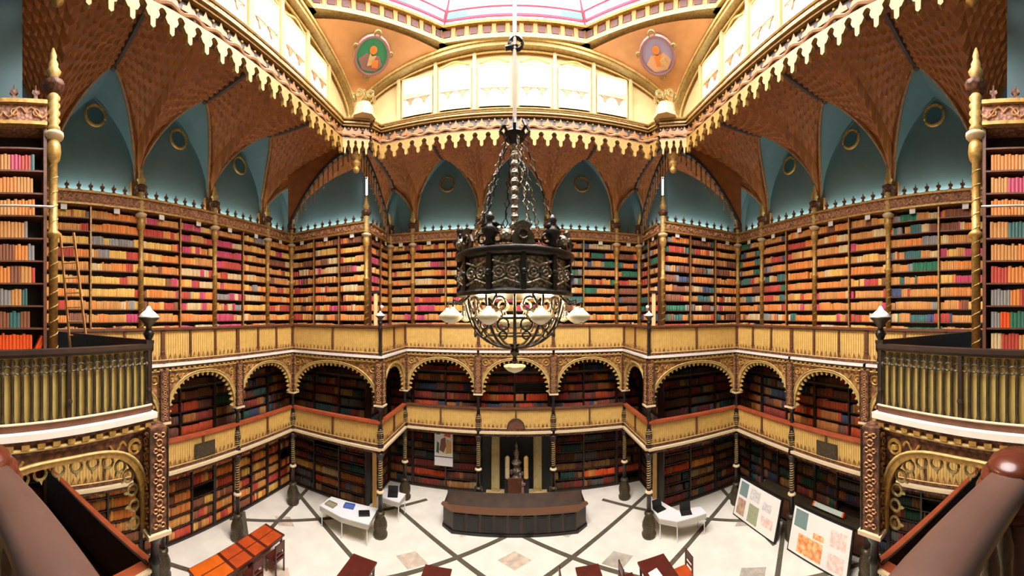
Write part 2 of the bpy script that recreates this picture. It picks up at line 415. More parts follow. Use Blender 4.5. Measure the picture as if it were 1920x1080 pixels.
# ------------------------------------------------------------------ clerestory
def ell(t): return math.sqrt(max(0, 1-t*t))
EZ, EH = 15.3, 1.72
win_n = [0]
def clerestory(P, Q, s, rootname, names=True):
    O, wd, rz = seg(P, Q, s); half = wd/2
    r = sroot(rootname, (O[0], O[1], 0), rz)
    n = 36
    arch = [(half+half*math.cos(PI-PI*k/n), EZ+EH*math.sin(PI*k/n)) for k in range(n+1)]
    put('wall_panel', MB().prism([(0, 14.62)]+arch+[(wd, 14.62)], 0.10, 0.22), CREAM, r)
    # arch ring: olive soffit and pale beads
    inner = [(half+(half-.18)*math.cos(PI-PI*k/n), EZ+(EH-.16)*math.sin(PI*k/n)) for k in range(n+1)]
    put('arch_soffit', MB().strip(inner, arch, -.25, .12), OLIVE, r)
    put('arch_bead', MB().tube([(x, -.02, z-.04) for x, z in inner], .035, 6), GILT_PALE, r)
    put('arch_bead', MB().tube([(x, -.27, z) for x, z in arch], .05, 6), GILT_PALE, r)
    put('base_band', MB().box(0, wd, -.02, .12, 14.62, 14.92), CREAM, r)
    pitch = 1.35*wd/11.6
    x0 = half-3*pitch
    for i in range(7):
        x = x0+i*pitch
        zt = EZ+(EH-.16)*ell((x-half)/(half-.18))
        put('pilaster', MB().box(x-.055, x+.055, -.06, .1, 14.9, zt), CREAM, r)
        put('pilaster_groove', MB().box(x-.018, x+.018, -.075, -.055, 15.0, zt-.1), PEND, r)
    for i in range(6):
        xa, xb = x0+i*pitch+.17, x0+(i+1)*pitch-.17
        top = min(16.40 if 0 < i < 5 else 16.30, EZ+(EH-.16)*min(ell((xa-half)/(half-.18)), ell((xb-half)/(half-.18)))-.12)
        win_n[0] += 1
        wr = sroot('window_%d' % win_n[0]); wr.parent = r
        del wr['kind']
        put('pane', MB().box(xa, xb, .03, .09, 15.80, top), GLASS_W, wr)
        put('pane', MB().box(xa, xb, .03, .09, 15.02, 15.62), GLASS_LOW, wr)
        fr = MB()
        for a, b, c, d in [(xa-.05, xa, 15.0, top+.04), (xb, xb+.05, 15.0, top+.04), (xa, xb, 15.62, 15.78), (xa, xb, 14.97, 15.03), (xa, xb, top, top+.05)]:
            fr.box(a, b, -.02, .09, c, d)
        put('window_frame', fr, CREAM, wr)
        mid = (xa+xb)/2
        tr = MB()
        for q in (-1, 1):                      # trefoil tracery between the panes
            cx = mid+q*(xb-xa)/4
            tr.prism([(cx-.20, 15.66), (cx-.12, 15.58), (cx-.07, 15.55), (cx-.06, 15.47), (cx, 15.38), (cx+.06, 15.47), (cx+.07, 15.55), (cx+.12, 15.58), (cx+.20, 15.66)], -.01, .03)
        tr.tube([(xa, .0, 15.66), (mid-.25, .0, 15.71), (mid, 0, 15.66), (mid+.25, .0, 15.71), (xb, 0, 15.66)], .02, 5)
        put('tracery', tr, RIB, wr)
        if 0 < i < 5:
            pts = [(xa+(xb-xa)*k/12, -.03, top+.06+.13*math.sin(PI*k/12)**2) for k in range(13)]
            put('hood_moulding', MB().tube(pts, .03, 5), GILT_PALE, wr)
        put('sill_line', MB().box(xa, xb, -.02, .05, 14.97, 15.0), PEND, wr)
    return r
clerestory((-CX, CY1+.12), (CX, CY1+.12), -1, 'wall_back_clerestory')
for s in (-1, 1):
    clerestory((-CX-.12, CY0), (-CX-.12, CY1), s, 'wall_%s_clerestory' % SIDE[s])
clerestory((CX, CY0-.12), (-CX, CY0-.12), -1, 'wall_near_clerestory')
# solid masonry behind the clerestory and above the vaults
for s in (-1, 1):
    struct(put('wall_%s_upper' % SIDE[s], MB().box(min(s*(CX+.36), s*(CX+.5)), max(s*(CX+.36), s*(CX+.5)), CY0-.3, CY1+.5, 14.55, 18.2), CREAM))
struct(put('wall_back_upper', MB().box(-CX-.3, CX+.3, CY1+.36, CY1+.5, 14.55, 18.2), CREAM))
struct(put('wall_near_upper', MB().box(-CX-.3, CX+.3, CY0-.5, CY0-.36, 14.55, 18.2), CREAM))

# ring and pendentives
RING = [(-2.45, CY1), (-CX, 7.9), (-CX, 3.3), (-2.45, CY0), (2.45, CY0), (CX, 3.3), (CX, 7.9), (2.45, CY1)]
ZR = 16.98
n_tr[0] += 1
rg = sroot('trim_%d' % n_tr[0])
cen = Vector((0, 5.6))
for i in range(8):
    P = RING[i]; Q = RING[(i+1) % 8]
    O, wd, rz = (Q, math.hypot(Q[0]-P[0], Q[1]-P[1]), math.atan2(P[1]-Q[1], P[0]-Q[0]))
    # local -y points to the middle
    put('ring_soffit', MB().box(-.05, wd+.05, -.28, .3, ZR, ZR+.14), OLIVE, rg, (O[0], O[1], 0), rz)
    put('ring_band', MB().box(-.05, wd+.05, -.20, .3, ZR+.14, ZR+.46), mat('ring_band', (0.34, 0.16, 0.035), 0.5, 0.1, 0.4, 0.3, 12), rg, (O[0], O[1], 0), rz)
    put('ring_cap', MB().box(-.05, wd+.05, -.34, .3, ZR+.46, ZR+.54), GILT, rg, (O[0], O[1], 0), rz)
    k = max(4, int(wd/.42))
    for j in range(k):
        put('ring_rosette', shared('ring_rosette', lambda: MB().box(-.11, .11, -.24, -.2, ZR+.20, ZR+.40), mat('rosette_brown', (0.07, 0.025, 0.02), 0.6)), None, rg, (O[0]+(j+.5)*wd/k*math.cos(rz), O[1]+(j+.5)*wd/k*math.sin(rz), 0), rz)
        put('ring_bracket', shared('ring_bracket', lambda: MB().prism([(-.06, ZR+.14), (.06, ZR+.14), (.07, ZR+.46), (-.07, ZR+.46)], -.27, -.2), mat('ring_gold', (0.30, 0.16, 0.03), 0.5, 0.1, 0.4, 0.3, 12)), None, rg, (O[0]+(j)*wd/k*math.cos(rz), O[1]+(j)*wd/k*math.sin(rz), 0), rz)
for s in (-1, 1):
    for fy in (1, -1):
        ymid = (CY0+CY1)/2; yh = (CY1-CY0)/2
        def A(t):   # along the back or near wall arch
            x = (CX-.05)+( -3.35)*t
            return Vector((s*x, ymid+fy*(yh-.02), EZ+EH*ell(min(1, x/CX))))
        def B(t):
            yy = (yh-.05)-(2.9)*t
            return Vector((s*(CX-.02), ymid+fy*yy, EZ+EH*ell(min(1, yy/yh))))
        cdir = Vector((-s, -fy, -.6)).normalized()
        def pp(u, v):
            t = u**0.8
            a, b = A(t), B(t); p = a.lerp(b, v)
            return p + Vector((-s, -fy, 0))*(0.20*4*v*(1-v)*0.5)
        pe = struct(put('ceiling_pendentive', MB().grid(pp, 14, 10), PEND))
        if fy > 0:
            c = pp(0.585, .5); nrm = (pp(.66, .5)-pp(.58, .5)).cross(pp(.62, .6)-pp(.62, .4)).normalized()
            if nrm.z > 0: nrm = -nrm
            rotq = nrm.to_track_quat('Z', 'Y')
            lab = ('oval painted medallion with a green ground and seated figure, on the left ceiling corner' if s < 0 else
                   'oval painted medallion with a lilac ground and orange robed figure, on the right ceiling corner')
            md = thing('painted_medallion', lab, 'medallion', c+nrm*.16)
            md.rotation_mode = 'QUATERNION'; md.rotation_quaternion = rotq
            md.scale = (.92, 1.0, .92)
            me = MB(); me.v = []; 
            me.lathe([(.58, -.1), (.58, .03), (.5, .03)], 0, 0, 24)
            mg = put('medallion_ground', me, GREEN if s < 0 else LILAC, md)
            put('medallion_frame', MB().ring((0, 0, .03), .60, .06, 'z', 24, 6), MAUVE, md)
            put('painted_head', MB().lathe([(.13, .03), (.13, .06), (.1, .07)], 0, .2, 12), ORANGE, mg)
            put('painted_robe', MB().zprism([(-.45, -.15), (-.2, .08), (0, .0), (.25, .08), (.45, -.2), (.25, -.45), (-.25, -.45)], .03, .06), MAUVE if s < 0 else SKIN, mg)
            put('painted_sash', MB().zprism([(-.1, .1), (.0, .02), (.15, .08), (.05, -.25), (-.1, -.3)], .06, .08), CREAM if s < 0 else ORANGE, mg)
            put('painted_sleeve', MB().zprism([(.05, -.1), (.25, -.05), (.3, -.3), (.08, -.32)], .06, .09), ORANGE if s < 0 else CREAM, mg)
            for fx, fy2, fr_ in ((0, .68, .1), (0, -.68, .1), (.64, .2, .07), (-.64, .2, .07)):
                put('frame_scroll', MB().ring((fx, fy2, .05), fr_, .035, 'z', 12, 6), OLIVE, md)
    # carved cresting on the corner of the cornice
    cr = thing('carved_crest', 'cream and gilt carved crest standing on the %s far corner of the cornice' % SIDE[s], 'ornament', (s*5.0, 10.0, 14.70), 0)
    put('crest_plinth', MB().lathe([(.42, 0), (.42, .1), (.34, .16), (.32, .42), (.26, .5)], 0, 0, 8), CREAM, cr, rz=PI/8)
    sc = MB()
    for q in range(5):
        a = -PI/2 + (q-2)*.55 - s*.6
        for rr in (.12, .07):
            sc.ring((.36*math.cos(a), .36*math.sin(a), .62+.06*(q % 2)), rr, .025, 'y' if q % 2 else 'x', 10, 5)
    put('crest_scrolls', sc, OLIVE, cr)

# stained glass skylight
sky = sroot('window_skylight')
def rp(i, f, z):
    P = Vector(RING[i % 8]); c = Vector((0, 5.6)); q = c+(P-c)*f
    return (q.x, q.y, z)
LV = [(1.0, 17.5), (.93, 17.62), (.88, 17.7), (.60, 18.25), (.56, 18.32), (.22, 19.0)]
for i in range(8):
    for j in range(5):
        (f0, z0), (f1, z1) = LV[j], LV[j+1]
        a, b, c, d = rp(i, f0, z0), rp(i+1, f0, z0), rp(i+1, f1, z1), rp(i, f1, z1)
        m = GLASS_L if j in (1, 3) else GLASS_S
        nn = 4 if j in (2, 4) else 6
        for k in range(nn):
            A_ = Vector(a).lerp(Vector(b), k/nn); B_ = Vector(a).lerp(Vector(b), (k+1)/nn)
            D_ = Vector(d).lerp(Vector(c), k/nn); C_ = Vector(d).lerp(Vector(c), (k+1)/nn)
            mb = MB(); up = Vector((0, 0, .03))
            vs = [A_, B_, C_, D_]
            mb.v = [tuple(q) for q in vs]+[tuple(q+up) for q in vs]
            mb.f = [(0, 1, 2, 3), (7, 6, 5, 4), (0, 4, 5, 1), (1, 5, 6, 2), (2, 6, 7, 3), (3, 7, 4, 0)]
            put('pane', mb, GLASS_C if (j in (1, 3) and (k+i) % 5 == 2) else m, sky)
    for f, z in LV[1:]:
        put('glazing_bar', MB().tube([Vector(rp(i, f, z-.02)), Vector(rp(i+1, f, z-.02))], .045, 5), PINKBAR, sky)
    put('glazing_bar', MB().tube([rp(i, f, z-.03) for f, z in LV], .055, 6), PINKBAR, sky)
    P0 = Vector(rp(i, .88, 17.68)).lerp(Vector(rp(i+1, .88, 17.68)), .5)
    put('glazing_bar', MB().tube([P0, Vector(rp(i, .60, 18.22)).lerp(Vector(rp(i+1, .60, 18.22)), .5)], .025, 5), PINKBAR, sky)
    put('glazing_bar', MB().tube([P0, Vector(rp(i, .60, 18.2))], .02, 5).tube([P0, Vector(rp(i+1, .60, 18.2))], .02, 5), PINKBAR, sky)
put('pane', MB().zprism([rp(i, .22, 0)[:2] for i in range(8)][::-1], 19.0, 19.04), GLASS_S, sky)

# ------------------------------------------------------------------ gallery floors
NBA, NBB, NBC = (-4.0, -.45), (-4.55, 2.2), (-8.75, 0.95)       # near block front line
def gallery(name, z0, z1, zt):
    r = sroot(name)
    for s in (-1, 1):
        for poly in ([(-WX, NBC[1]), (-8.75, NBC[1]), (-8.75, 10.8), (-WX, 10.8)], [(-WX, 10.8), (-4.7, 10.8), (-4.7, 13.45), (-4.7, WB), (-WX, WB)],
                     [(-WX, -3.2), (-3.97, -3.2), NBA, NBB, NBC, (-WX, NBC[1])]):
            pl = [mir(p, s) for p in poly]
            if s > 0: pl = pl[::-1]
            put('floor_deck', MB().zprism(pl, z0, z1), BROWN, r)
    put('floor_deck', MB().box(-4.7, 4.7, 13.45, WB, z0, z1), BROWN, r)
    put('floor_deck', MB().zprism([(-3.97, -3.2), (3.97, -3.2), (4.0, -.45), (1.3, -.45), (1.25, .0), (.8, .25), (0, .42), (-.8, .25), (-1.25, 0), (-1.3, -.45), (-4.0, -.45)], z0, z1), BROWN, r)
    return r
gallery('floor_middle_gallery', L2-.14, L2, 0)
gallery('floor_top_gallery', L3-.16, L3, 0)

FRONT = [  # gallery front stretches, left half: name, P, Q
    ('side', (-8.75, 0.95), (-8.75, 4.68)), ('side', (-8.75, 4.68), (-8.75, 7.68)), ('side', (-8.75, 7.68), (-8.75, 10.78)),
    ('block', (-8.75, 10.78), (-4.7, 10.78)), ('return', (-4.7, 10.78), (-4.7, 13.45)),
]
BACKF = [(-4.7, -1.5), (-1.5, 1.6), (1.6, 4.7)]

def edge_trim(P, Q, s, z, ext=.12):
    """cream slab edge with a dentilled underside"""
    n_tr[0] += 1
    O, wd, rz = seg(P, Q, s)
    r = sroot('trim_%d' % n_tr[0], (O[0], O[1], 0), rz)
    e = .12
    put('slab_edge', MB().box(-e*0.4, wd+e*0.4, -.14, .02, z-.07, z+.015), MARBLE_EDGE if z > 5 else WHITE_MOULD, r)
    put('under_moulding', MB().box(0, wd, -.09, .04, z-.13, z-.07).box(0, wd, -.05, .04, z-.2, z-.13), TERRA_DARK, r)
    if z > 5:
        put('lower_bead', MB().tube([(0, -.07, z-.21), (wd, -.07, z-.21)], .025, 6), GILT_PALE, r)
        d = MB(); k = int(wd/.2)
        for i in range(k): d.box((i+.25)*wd/k, (i+.75)*wd/k, -.11, -.05, z-.19, z-.13)
        stuff(put('dentils', d, GILT, r))
    return r

def arch_pts(x0, x1, zs, za, n=28, e=2.25):
    c, h = (x0+x1)/2, (x1-x0)/2
    out = []
    for k in range(n+1):
        t = -math.cos(PI*k/n)
        out.append((c+h*t, zs+(za-zs)*(max(0, 1-abs(t)**e))**(1/e)))
    return out
CUSP = {}
def arch_unit(P, Q, s, label, group, za=6.12, big=False, tone=None):
    O, wd, rz = seg(P, Q, s)
    r = thing('arcade_arch', label, 'arch', (O[0], O[1], 0), rz, group)
    zs, zt = 4.72, L3-.2
    x0, x1 = .17, wd-.17
    T = tone or TERRA
    E = 3.4 if big else 2.25
    ap = arch_pts(x0, x1, zs, za, e=E)
    po = [(max(.02, min(wd-.02, a)), b) for a, b in arch_pts(x0-.13, x1+.13, zs, za+.10)]
    spn = put('spandrel', MB().prism([(0.02, zs)]+[(x0, zs)]+ap[1:-1]+[(x1, zs), (wd-.02, zs), (wd-.02, zt), (0.02, zt)], .0, .12), T, r)
    out = arch_pts(x0-.11, x1+.11, zs, za+.085, e=E)
    arv = put('archivolt', MB().strip(ap, out, -.05, .0), GILT_PALE if not big else GILT, r)
    put('archivolt_bead', MB().tube([(a, -.06, b) for a, b in out], .022, 5), GILT_PALE, arv)
    put('top_rail', MB().box(0, wd, -.04, .02, zt-.09, zt), T, r)
    # cusps
    L = sum(math.dist(ap[i], ap[i+1]) for i in range(len(ap)-1)); n = max(7, int(L/(.2 if not big else .26)))
    step = L/n; acc = 0; tgt = step/2; h = .13 if not big else .2
    cu = shared(('cusp', big), lambda: MB().prism([(-.085 if not big else -.12, .02), (-.04, -.03), (-.045, -.06), (0, -h), (.045, -.06), (.04, -.03), (.085 if not big else .12, .02)], -.03, .05) if not big else MB().ring((0, 0, -.09), .085, .022, 'y', 12, 5).prism([(-.03, -.16), (0, -.24), (.03, -.16)], -.02, .02), GILT_PALE if not big else OLIVE)
    for i in range(len(ap)-1):
        a, b = ap[i], ap[i+1]; d = math.dist(a, b)
        while tgt <= acc+d:
            t = (tgt-acc)/d; x = a[0]+(b[0]-a[0])*t; z = a[1]+(b[1]-a[1])*t
            ang = math.atan2(b[1]-a[1], b[0]-a[0])
            o = put('cusp', cu, None, arv, (x, .04, z), rot=(0, -ang, 0))
            tgt += step
        acc += d
    # spandrel roundels and scrolls
    for q in (0, 1):
        cx = .30 if q == 0 else wd-.30
        R = .13 if wd > 3 else .10
        zc = zt-.27
        put('roundel', MB().ring((cx, -.02, zc), R, .028, 'y', 14, 5).lathe([(.06, zc-.03), (.05, zc+.03)], cx, -.02, 8), GILT, spn)
        sg = 1 if q == 0 else -1
        sp = [(cx+sg*(R+.05+.03*k), -.015, zc+.05+.07*math.sin(k*.8)) for k in range(int(min(16, wd*4)))]
        put('scroll', MB().tube(sp, .02, 5), GILT, spn)
    return r

def balustrade(P, Q, s, z0, z1, label, group, panel, rail, nposts=3, near=False, rail_h=.07, plaque=None):
    O, wd, rz = seg(P, Q, s)
    r = thing('balustrade', label, 'railing', (O[0], O[1], z0), rz, group)
    H = z1-z0
    put('handrail', MB().box(0, wd, -.07, .10, H-rail_h, H).box(0, wd, -.04, .07, H-rail_h-.04, H-rail_h), rail, r)
    put('base_rail', MB().box(0, wd, -.05, .08, 0.02, .10), TERRA_DARK if not near else BROWN, r)
    put('base_bead', MB().tube([(0, -.05, .12), (wd, -.05, .12)], .018, 5), GILT_PALE if not near else WHITE_MOULD, r)
    put('gold_panel', MB().box(0, wd, .03, .05, .1, H-rail_h-.03), panel, r)
    for i in range(nposts+1):
        x = wd*i/nposts
        put('post', shared(('post', near, round(H, 2)), lambda: MB().box(-.03, .03, -.04, .03, .08, H-.07).lathe([(.04, H*.3), (.05, H*.33), (.04, H*.36)], 0, -.02, 8), BROWN if not near else DARK), None, r, (min(max(x, .03), wd-.03), 0, 0))
    if near:
        n = int(wd/.125)
        def bal():
            m = MB().lathe([(.016, .12), (.03, .16), (.016, .22), (.014, .3), (.014, H-.36), (.02, H-.34), (.035, H-.30), (.018, H-.27), (.018, H-.12)], 0, 0, 8)
            m.ring((0, 0, H-.17), .035, .012, 'y', 10, 4)
            m.prism([(-.035, .12), (-.02, .2), (0, .28), (.02, .2), (.035, .12)], -.008, .008)
            m.tube([(-.02, 0, .14), (-.02, 0, H-.3)], .006, 4).tube([(.02, 0, .14), (.02, 0, H-.3)], .006, 4)
            return m
        for i in range(n):
            put('baluster', shared('near_baluster', bal, BRONZE), None, r, ((i+.5)*wd/n, -.01, 0))
        sw = MB()
        for i in range(n):
            x = i*wd/n
            sw.ring((x+.0, -.01, H-.26), .05, .012, 'y', 10, 4).ring((x+.062, -.01, H-.15), .03, .01, 'y', 8, 4)
        stuff(put('lacework', sw, BRONZE, r))
    else:
        m = MB(); n = int(wd/.085)
        for i in range(n):
            x = (i+.5)*wd/n
            m.box(x-.005, x+.005, 0.015, .03, .12, H-rail_h-.04)
        stuff(put('thin_bars', m, PANEL_DARK, r))
        m = MB(); n = int(wd/.17)
        for i in range(n):
            x = (i+.5)*wd/n
            m.prism([(x-.05, .12), (x-.035, .2), (x, .30), (x+.035, .2), (x+.05, .12)], -.02, .0)
        stuff(put('lace_border', m, TERRA, r))
    if plaque:
        a, b, c, d, mm = plaque
        put('plaque', MB().box(a, b, -.06, -.02, c, d).box(a+.05, b-.05, -.075, -.06, c+.05, d-.05), mm, r)
    return r

# ---- columns
def helix(r, z0, z1, turns, tr, seg=5, ph=0):
    n = int(turns*8)
    return MB().tube([(r*math.cos(2*PI*turns*k/n+ph), r*math.sin(2*PI*turns*k/n+ph), z0+(z1-z0)*k/n) for k in range(n+1)], tr, seg)
def col_ground(x, y, label, group):
    r = thing('cast_iron_column', label, 'column', (x, y, 0), 0, group)
    put('base', shared('gcol_base', lambda: MB().lathe([(.24, 0), (.26, .05), (.26, .12), (.21, .2), (.25, .35), (.24, .5), (.17, .68), (.12, .76), (.17, .80), (.17, .85), (.11, .9)], 0, 0, 14), BRONZE, True), None, r)
    sf = put('shaft', shared('gcol_shaft', lambda: MB().lathe([(.08, .9), (.08, 1.5), (.09, 1.55), (.09, 1.65), (.075, 1.7), (.07, 2.7), (.1, 2.8), (.14, 2.95), (.16, 3.0)], 0, 0, 12), DARK, True), None, r)
    put('collar', shared('gcol_collar', lambda: MB().lathe([(.09, 1.54), (.15, 1.58), (.15, 1.62), (.09, 1.66)], 0, 0, 12), WHITE_MOULD, True), None, sf)
    put('gilt_spiral', shared('gcol_sp', lambda: helix(.076, 1.72, 2.75, 12, .012), GILT_PALE, True), None, sf)
    return r
def col_mid(x, y, label, group, rz=0, nearz=False):
    r = thing('cast_iron_column', label, 'column', (x, y, L2), rz, group)
    sf = put('base', shared('mcol_base', lambda: MB().lathe([(.12, 0), (.13, .08), (.09, .14), (.11, .3), (.13, .42), (.10, .6), (.08, .68)], 0, 0, 12), DARK, True), None, r)
    put('shaft', shared('mcol_shaft', lambda: MB().lathe([(.07, .68), (.07, 1.0), (.10, 1.05), (.07, 1.1), (.06, 1.3), (.09, 1.36), (.15, 1.46), (.17, 1.5), (.17, 1.53)], 0, 0, 12), IRON, True), None, r)
    put('gilt_spiral', shared('mcol_sp', lambda: helix(.118, .1, .62, 7, .011), GILT_PALE, True), None, sf)
    put('capital', shared('mcol_cap', lambda: MB().box(-.19, .19, -.19, .19, 1.50, 1.56), WHITE_MOULD), None, r)
    cp = put('carved_pier', shared('mcol_pier', lambda: MB().box(-.14, .14, -.14, .14, 1.56, 3.12), TERRA_DARK), None, r)
    def carv():
        m = MB()
        for k in range(13):
            z = 1.66+k*.112
            for b in (-.15, .15):
                for ax in ('y', 'x'):
                    c = (0, b, z) if ax == 'y' else (b, 0, z)
                    if k % 2: m.ring(c, .05, .015, ax, 8, 4)
                    else:
                        for q in (-.06, .06):
                            m.ring((c[0]+(q if ax == 'y' else 0), c[1]+(q if ax == 'x' else 0), z), .035, .013, ax, 6, 4)
                        m.ball(c, .022, 6)
        return m
    put('pier_carving', shared('mcol_carv', carv, mat('pier_gilt', (0.55, 0.27, 0.10), 0.5, 0.1, 0.4, 0.3, 12)), None, cp)
    for a, b in ((-.15, -.15), (.15, -.15), (.15, .15), (-.15, .15)):
        put('corner_bead', shared('mcol_bead', lambda: MB().tube([(0, 0, 1.56), (0, 0, 3.1)], .015, 5), BRONZE), None, cp, (a, b, 0))
    return r

names_side = ['nearest', 'second', 'third']
for s in (-1, 1):
    S_ = SIDE[s]
    # arches, rails, edges
    for i, (kind, P, Q) in enumerate(FRONT):
        where = {0: 'beside the near pier, on the %s side' % S_, 1: 'first full bay after the near %s pier' % S_, 2: 'second full bay from the near %s pier' % S_,
                 3: 'front of the %s far corner block' % S_, 4: 'narrow flank of the %s far corner block' % S_}[i]
        arch_unit(P, Q, s, 'carved arch, ' + where, 'middle gallery arches', 6.12 if i != 4 else 6.05)
        np_ = 3 if i < 3 else (2 if i == 3 else 2)
        balustrade(P, Q, s, L3, RAIL3, 'top gallery gold railing, ' + where, 'top gallery railings', PANEL, BROWN, np_)
        pq = None
        if i == 1: pq = (1.15, 1.95, .12, .62, BRONZE)
        balustrade(P, Q, s, L2, RAIL2, 'middle gallery red railed balustrade, ' + where, 'middle gallery railings', PANEL, REDWOOD, 2, rail_h=.09, plaque=pq)
        edge_trim(P, Q, s, L3); edge_trim(P, Q, s, L2-.02)
    # columns
    spots = [((-8.75, 4.68), 'on the %s side, nearest full column' % S_), ((-8.75, 7.68), 'on the %s side, middle of the row' % S_), ((-8.7, 10.75), 'in the %s inner corner' % S_),
             ((-4.72, 10.8), 'at the projecting corner of the %s corner block' % S_), ((-4.7, 13.42), 'where the %s corner block meets the back gallery' % S_)]
    for P, wh in spots:
        x, y = mir(P, s)
        col_ground(x, y, 'ground floor vase based column, ' + wh, 'ground floor columns')
        col_mid(x, y, 'middle gallery carved column, ' + wh, 'middle gallery columns')
    # near block
    x, y = mir((-4.45, 2.24), s)
    col_ground(x, y, 'dark ground floor column under the near %s pier' % S_, 'ground floor columns')
    col_mid(x, y, 'large near %s pier with red carved panel under the white ledge' % S_, 'middle gallery columns')
    A2 = NBA; B2 = NBB
    arch_unit(A2, B2, s, 'wide near arch with looped tracery at the %s edge of the picture' % S_, 'near arches', 6.02, True, TERRA_DARK)
    balustrade(A2, B2, s, L3, RAIL3-.05, 'near top gallery railing with turned balusters at the %s edge' % S_, 'near railings', PANEL_OLIVE, DARK, 2, near=True, rail_h=.06)
    edge_trim(A2, B2, s, L3)
    balustrade(B2, NBC, -s if False else s, L3, RAIL3, 'dark top gallery railing seen from behind, running from the near %s newel to the side wall' % S_, 'railings seen from behind', BROWN, DARK, 3) if False else None
    # rails of the slanting flank, panels face away from the photographer
    P, Q = (NBC, NBB)
    O, wd, rz = seg(P, Q, s)
    for z0, z1, rm, lab in ((L3, RAIL3, DARK, 'dark railing behind the near %s newel, seen from its back' % S_), (L2, 4.14, REDWOOD, 'red topped middle gallery railing seen from its back, low at the %s edge' % S_)):
        r = thing('balustrade', lab, 'railing', (O[0], O[1], z0), rz, 'railings seen from behind')
        H = z1-z0
        put('handrail', MB().box(0, wd, -.02, .10, H-.05, H), rm, r)
        put('rail_lip', MB().box(0, wd, -.06, -.02, H-.10, H+.01), DARK, r)
        put('base_rail', MB().box(0, wd, -.04, .08, 0.0, .1), REDWOOD if z0 > 5 else DARK, r)
        nb_ = int(wd/.14)
        for i in range(nb_):
            put('baluster', shared(('bb', round(H, 2)), lambda: MB().lathe([(.015, .1), (.03, .2), (.015, .3), (.015, H-.3), (.03, H-.2), (.015, H-.07)], 0, .02, 6), DARK), None, r, ((i+.5)*wd/nb_, 0, 0))
        put('back_board', MB().box(0, wd, -.02, 0.0, .1, H-.1), DARK, r)
    O, wd, rz = seg(A2, B2, s)
    r = thing('balustrade', 'short red handrail of the middle gallery below the near arch, %s side' % S_, 'railing', (O[0], O[1], L2), rz, 'railings seen from behind')
    H = .94
    put('handrail', MB().box(0, wd, -.06, .12, H-.07, H), REDWOOD, r)
    put('gold_panel', MB().box(0, wd, 0, .03, .05, H-.07), PANEL, r)
    put('edge_lip', MB().box(0, wd, -.12, -.06, H-.05, H), WHITE_MOULD, r)
    # newel lamps
    for P, wh, sc in (((-4.62, 2.22), 'near', 1.0), ((-4.7, 10.75), 'far', 1.0)):
        x, y = mir(P, s)
        r = thing('newel_lamp', 'white topped lamp on the railing newel at the %s %s corner' % (wh, S_), 'lamp', (x, y, L3))
        put('newel_post', shared('newel_post', lambda: MB().lathe([(.07, 0), (.07, .2), (.05, .25), (.055, .9), (.08, .95), (.08, 1.05), (.045, 1.1), (.07, 1.15), (.09, 1.2), (.05, 1.27)], 0, 0, 10), IRON, True), None, r)
        put('lamp_cup', shared('lamp_cup', lambda: MB().lathe([(.04, 1.25), (.05, 1.32), (.12, 1.40), (.17, 1.44), (.17, 1.46)], 0, 0, 14), BRONZE, True), None, r)
        put('glass_shade', shared('glass_shade', lambda: MB().lathe([(.165, 1.45), (.17, 1.47), (.11, 1.53), (.05, 1.58), (.03, 1.62), (.005, 1.64)], 0, 0, 14), OPAL, True), None, r)
        if wh == 'far':
            put('globe', MB().ball((.08*-s, -.05, 1.78), .06), OPAL, r)
for i, (a, b) in enumerate(BACKF):
    wh = ['left bay of the back wall', 'centre bay of the back wall', 'right bay of the back wall'][i]
    P, Q = (a, 13.45), (b, 13.45)
    arch_unit(P, Q, -1, 'carved arch of the middle gallery, '+wh, 'middle gallery arches')
    balustrade(P, Q, -1, L3, RAIL3, 'gold panelled top gallery railing, '+wh, 'top gallery railings', PANEL, BROWN, 2)
    r = balustrade(P, Q, -1, L2, RAIL2, 'gold panelled middle gallery railing, '+wh, 'middle gallery railings', PANEL, BROWN, 2, rail_h=.06)
    if i == 1:
        pl = [(1.55+.36*math.cos(PI*k/10), .10+.42*math.sin(PI*k/10)) for k in range(11)]
        put('fan_plaque', MB().prism(pl, -.07, -.02), BROWN, r)
        put('plaque_rim', MB().tube([(a_, -.07, b_) for a_, b_ in pl], .03, 5), BRONZE, r)
    edge_trim(P, Q, -1, L3); edge_trim(P, Q, -1, L2-.02)
for x, wh in ((-1.5, 'left of the centre bay'), (1.6, 'right of the centre bay')):
    col_ground(x, 13.42, 'ground floor iron column with a vase base on the back side, '+wh, 'ground floor columns')
    col_mid(x, 13.42, 'middle gallery column with carved pier on the back side, '+wh, 'middle gallery columns')

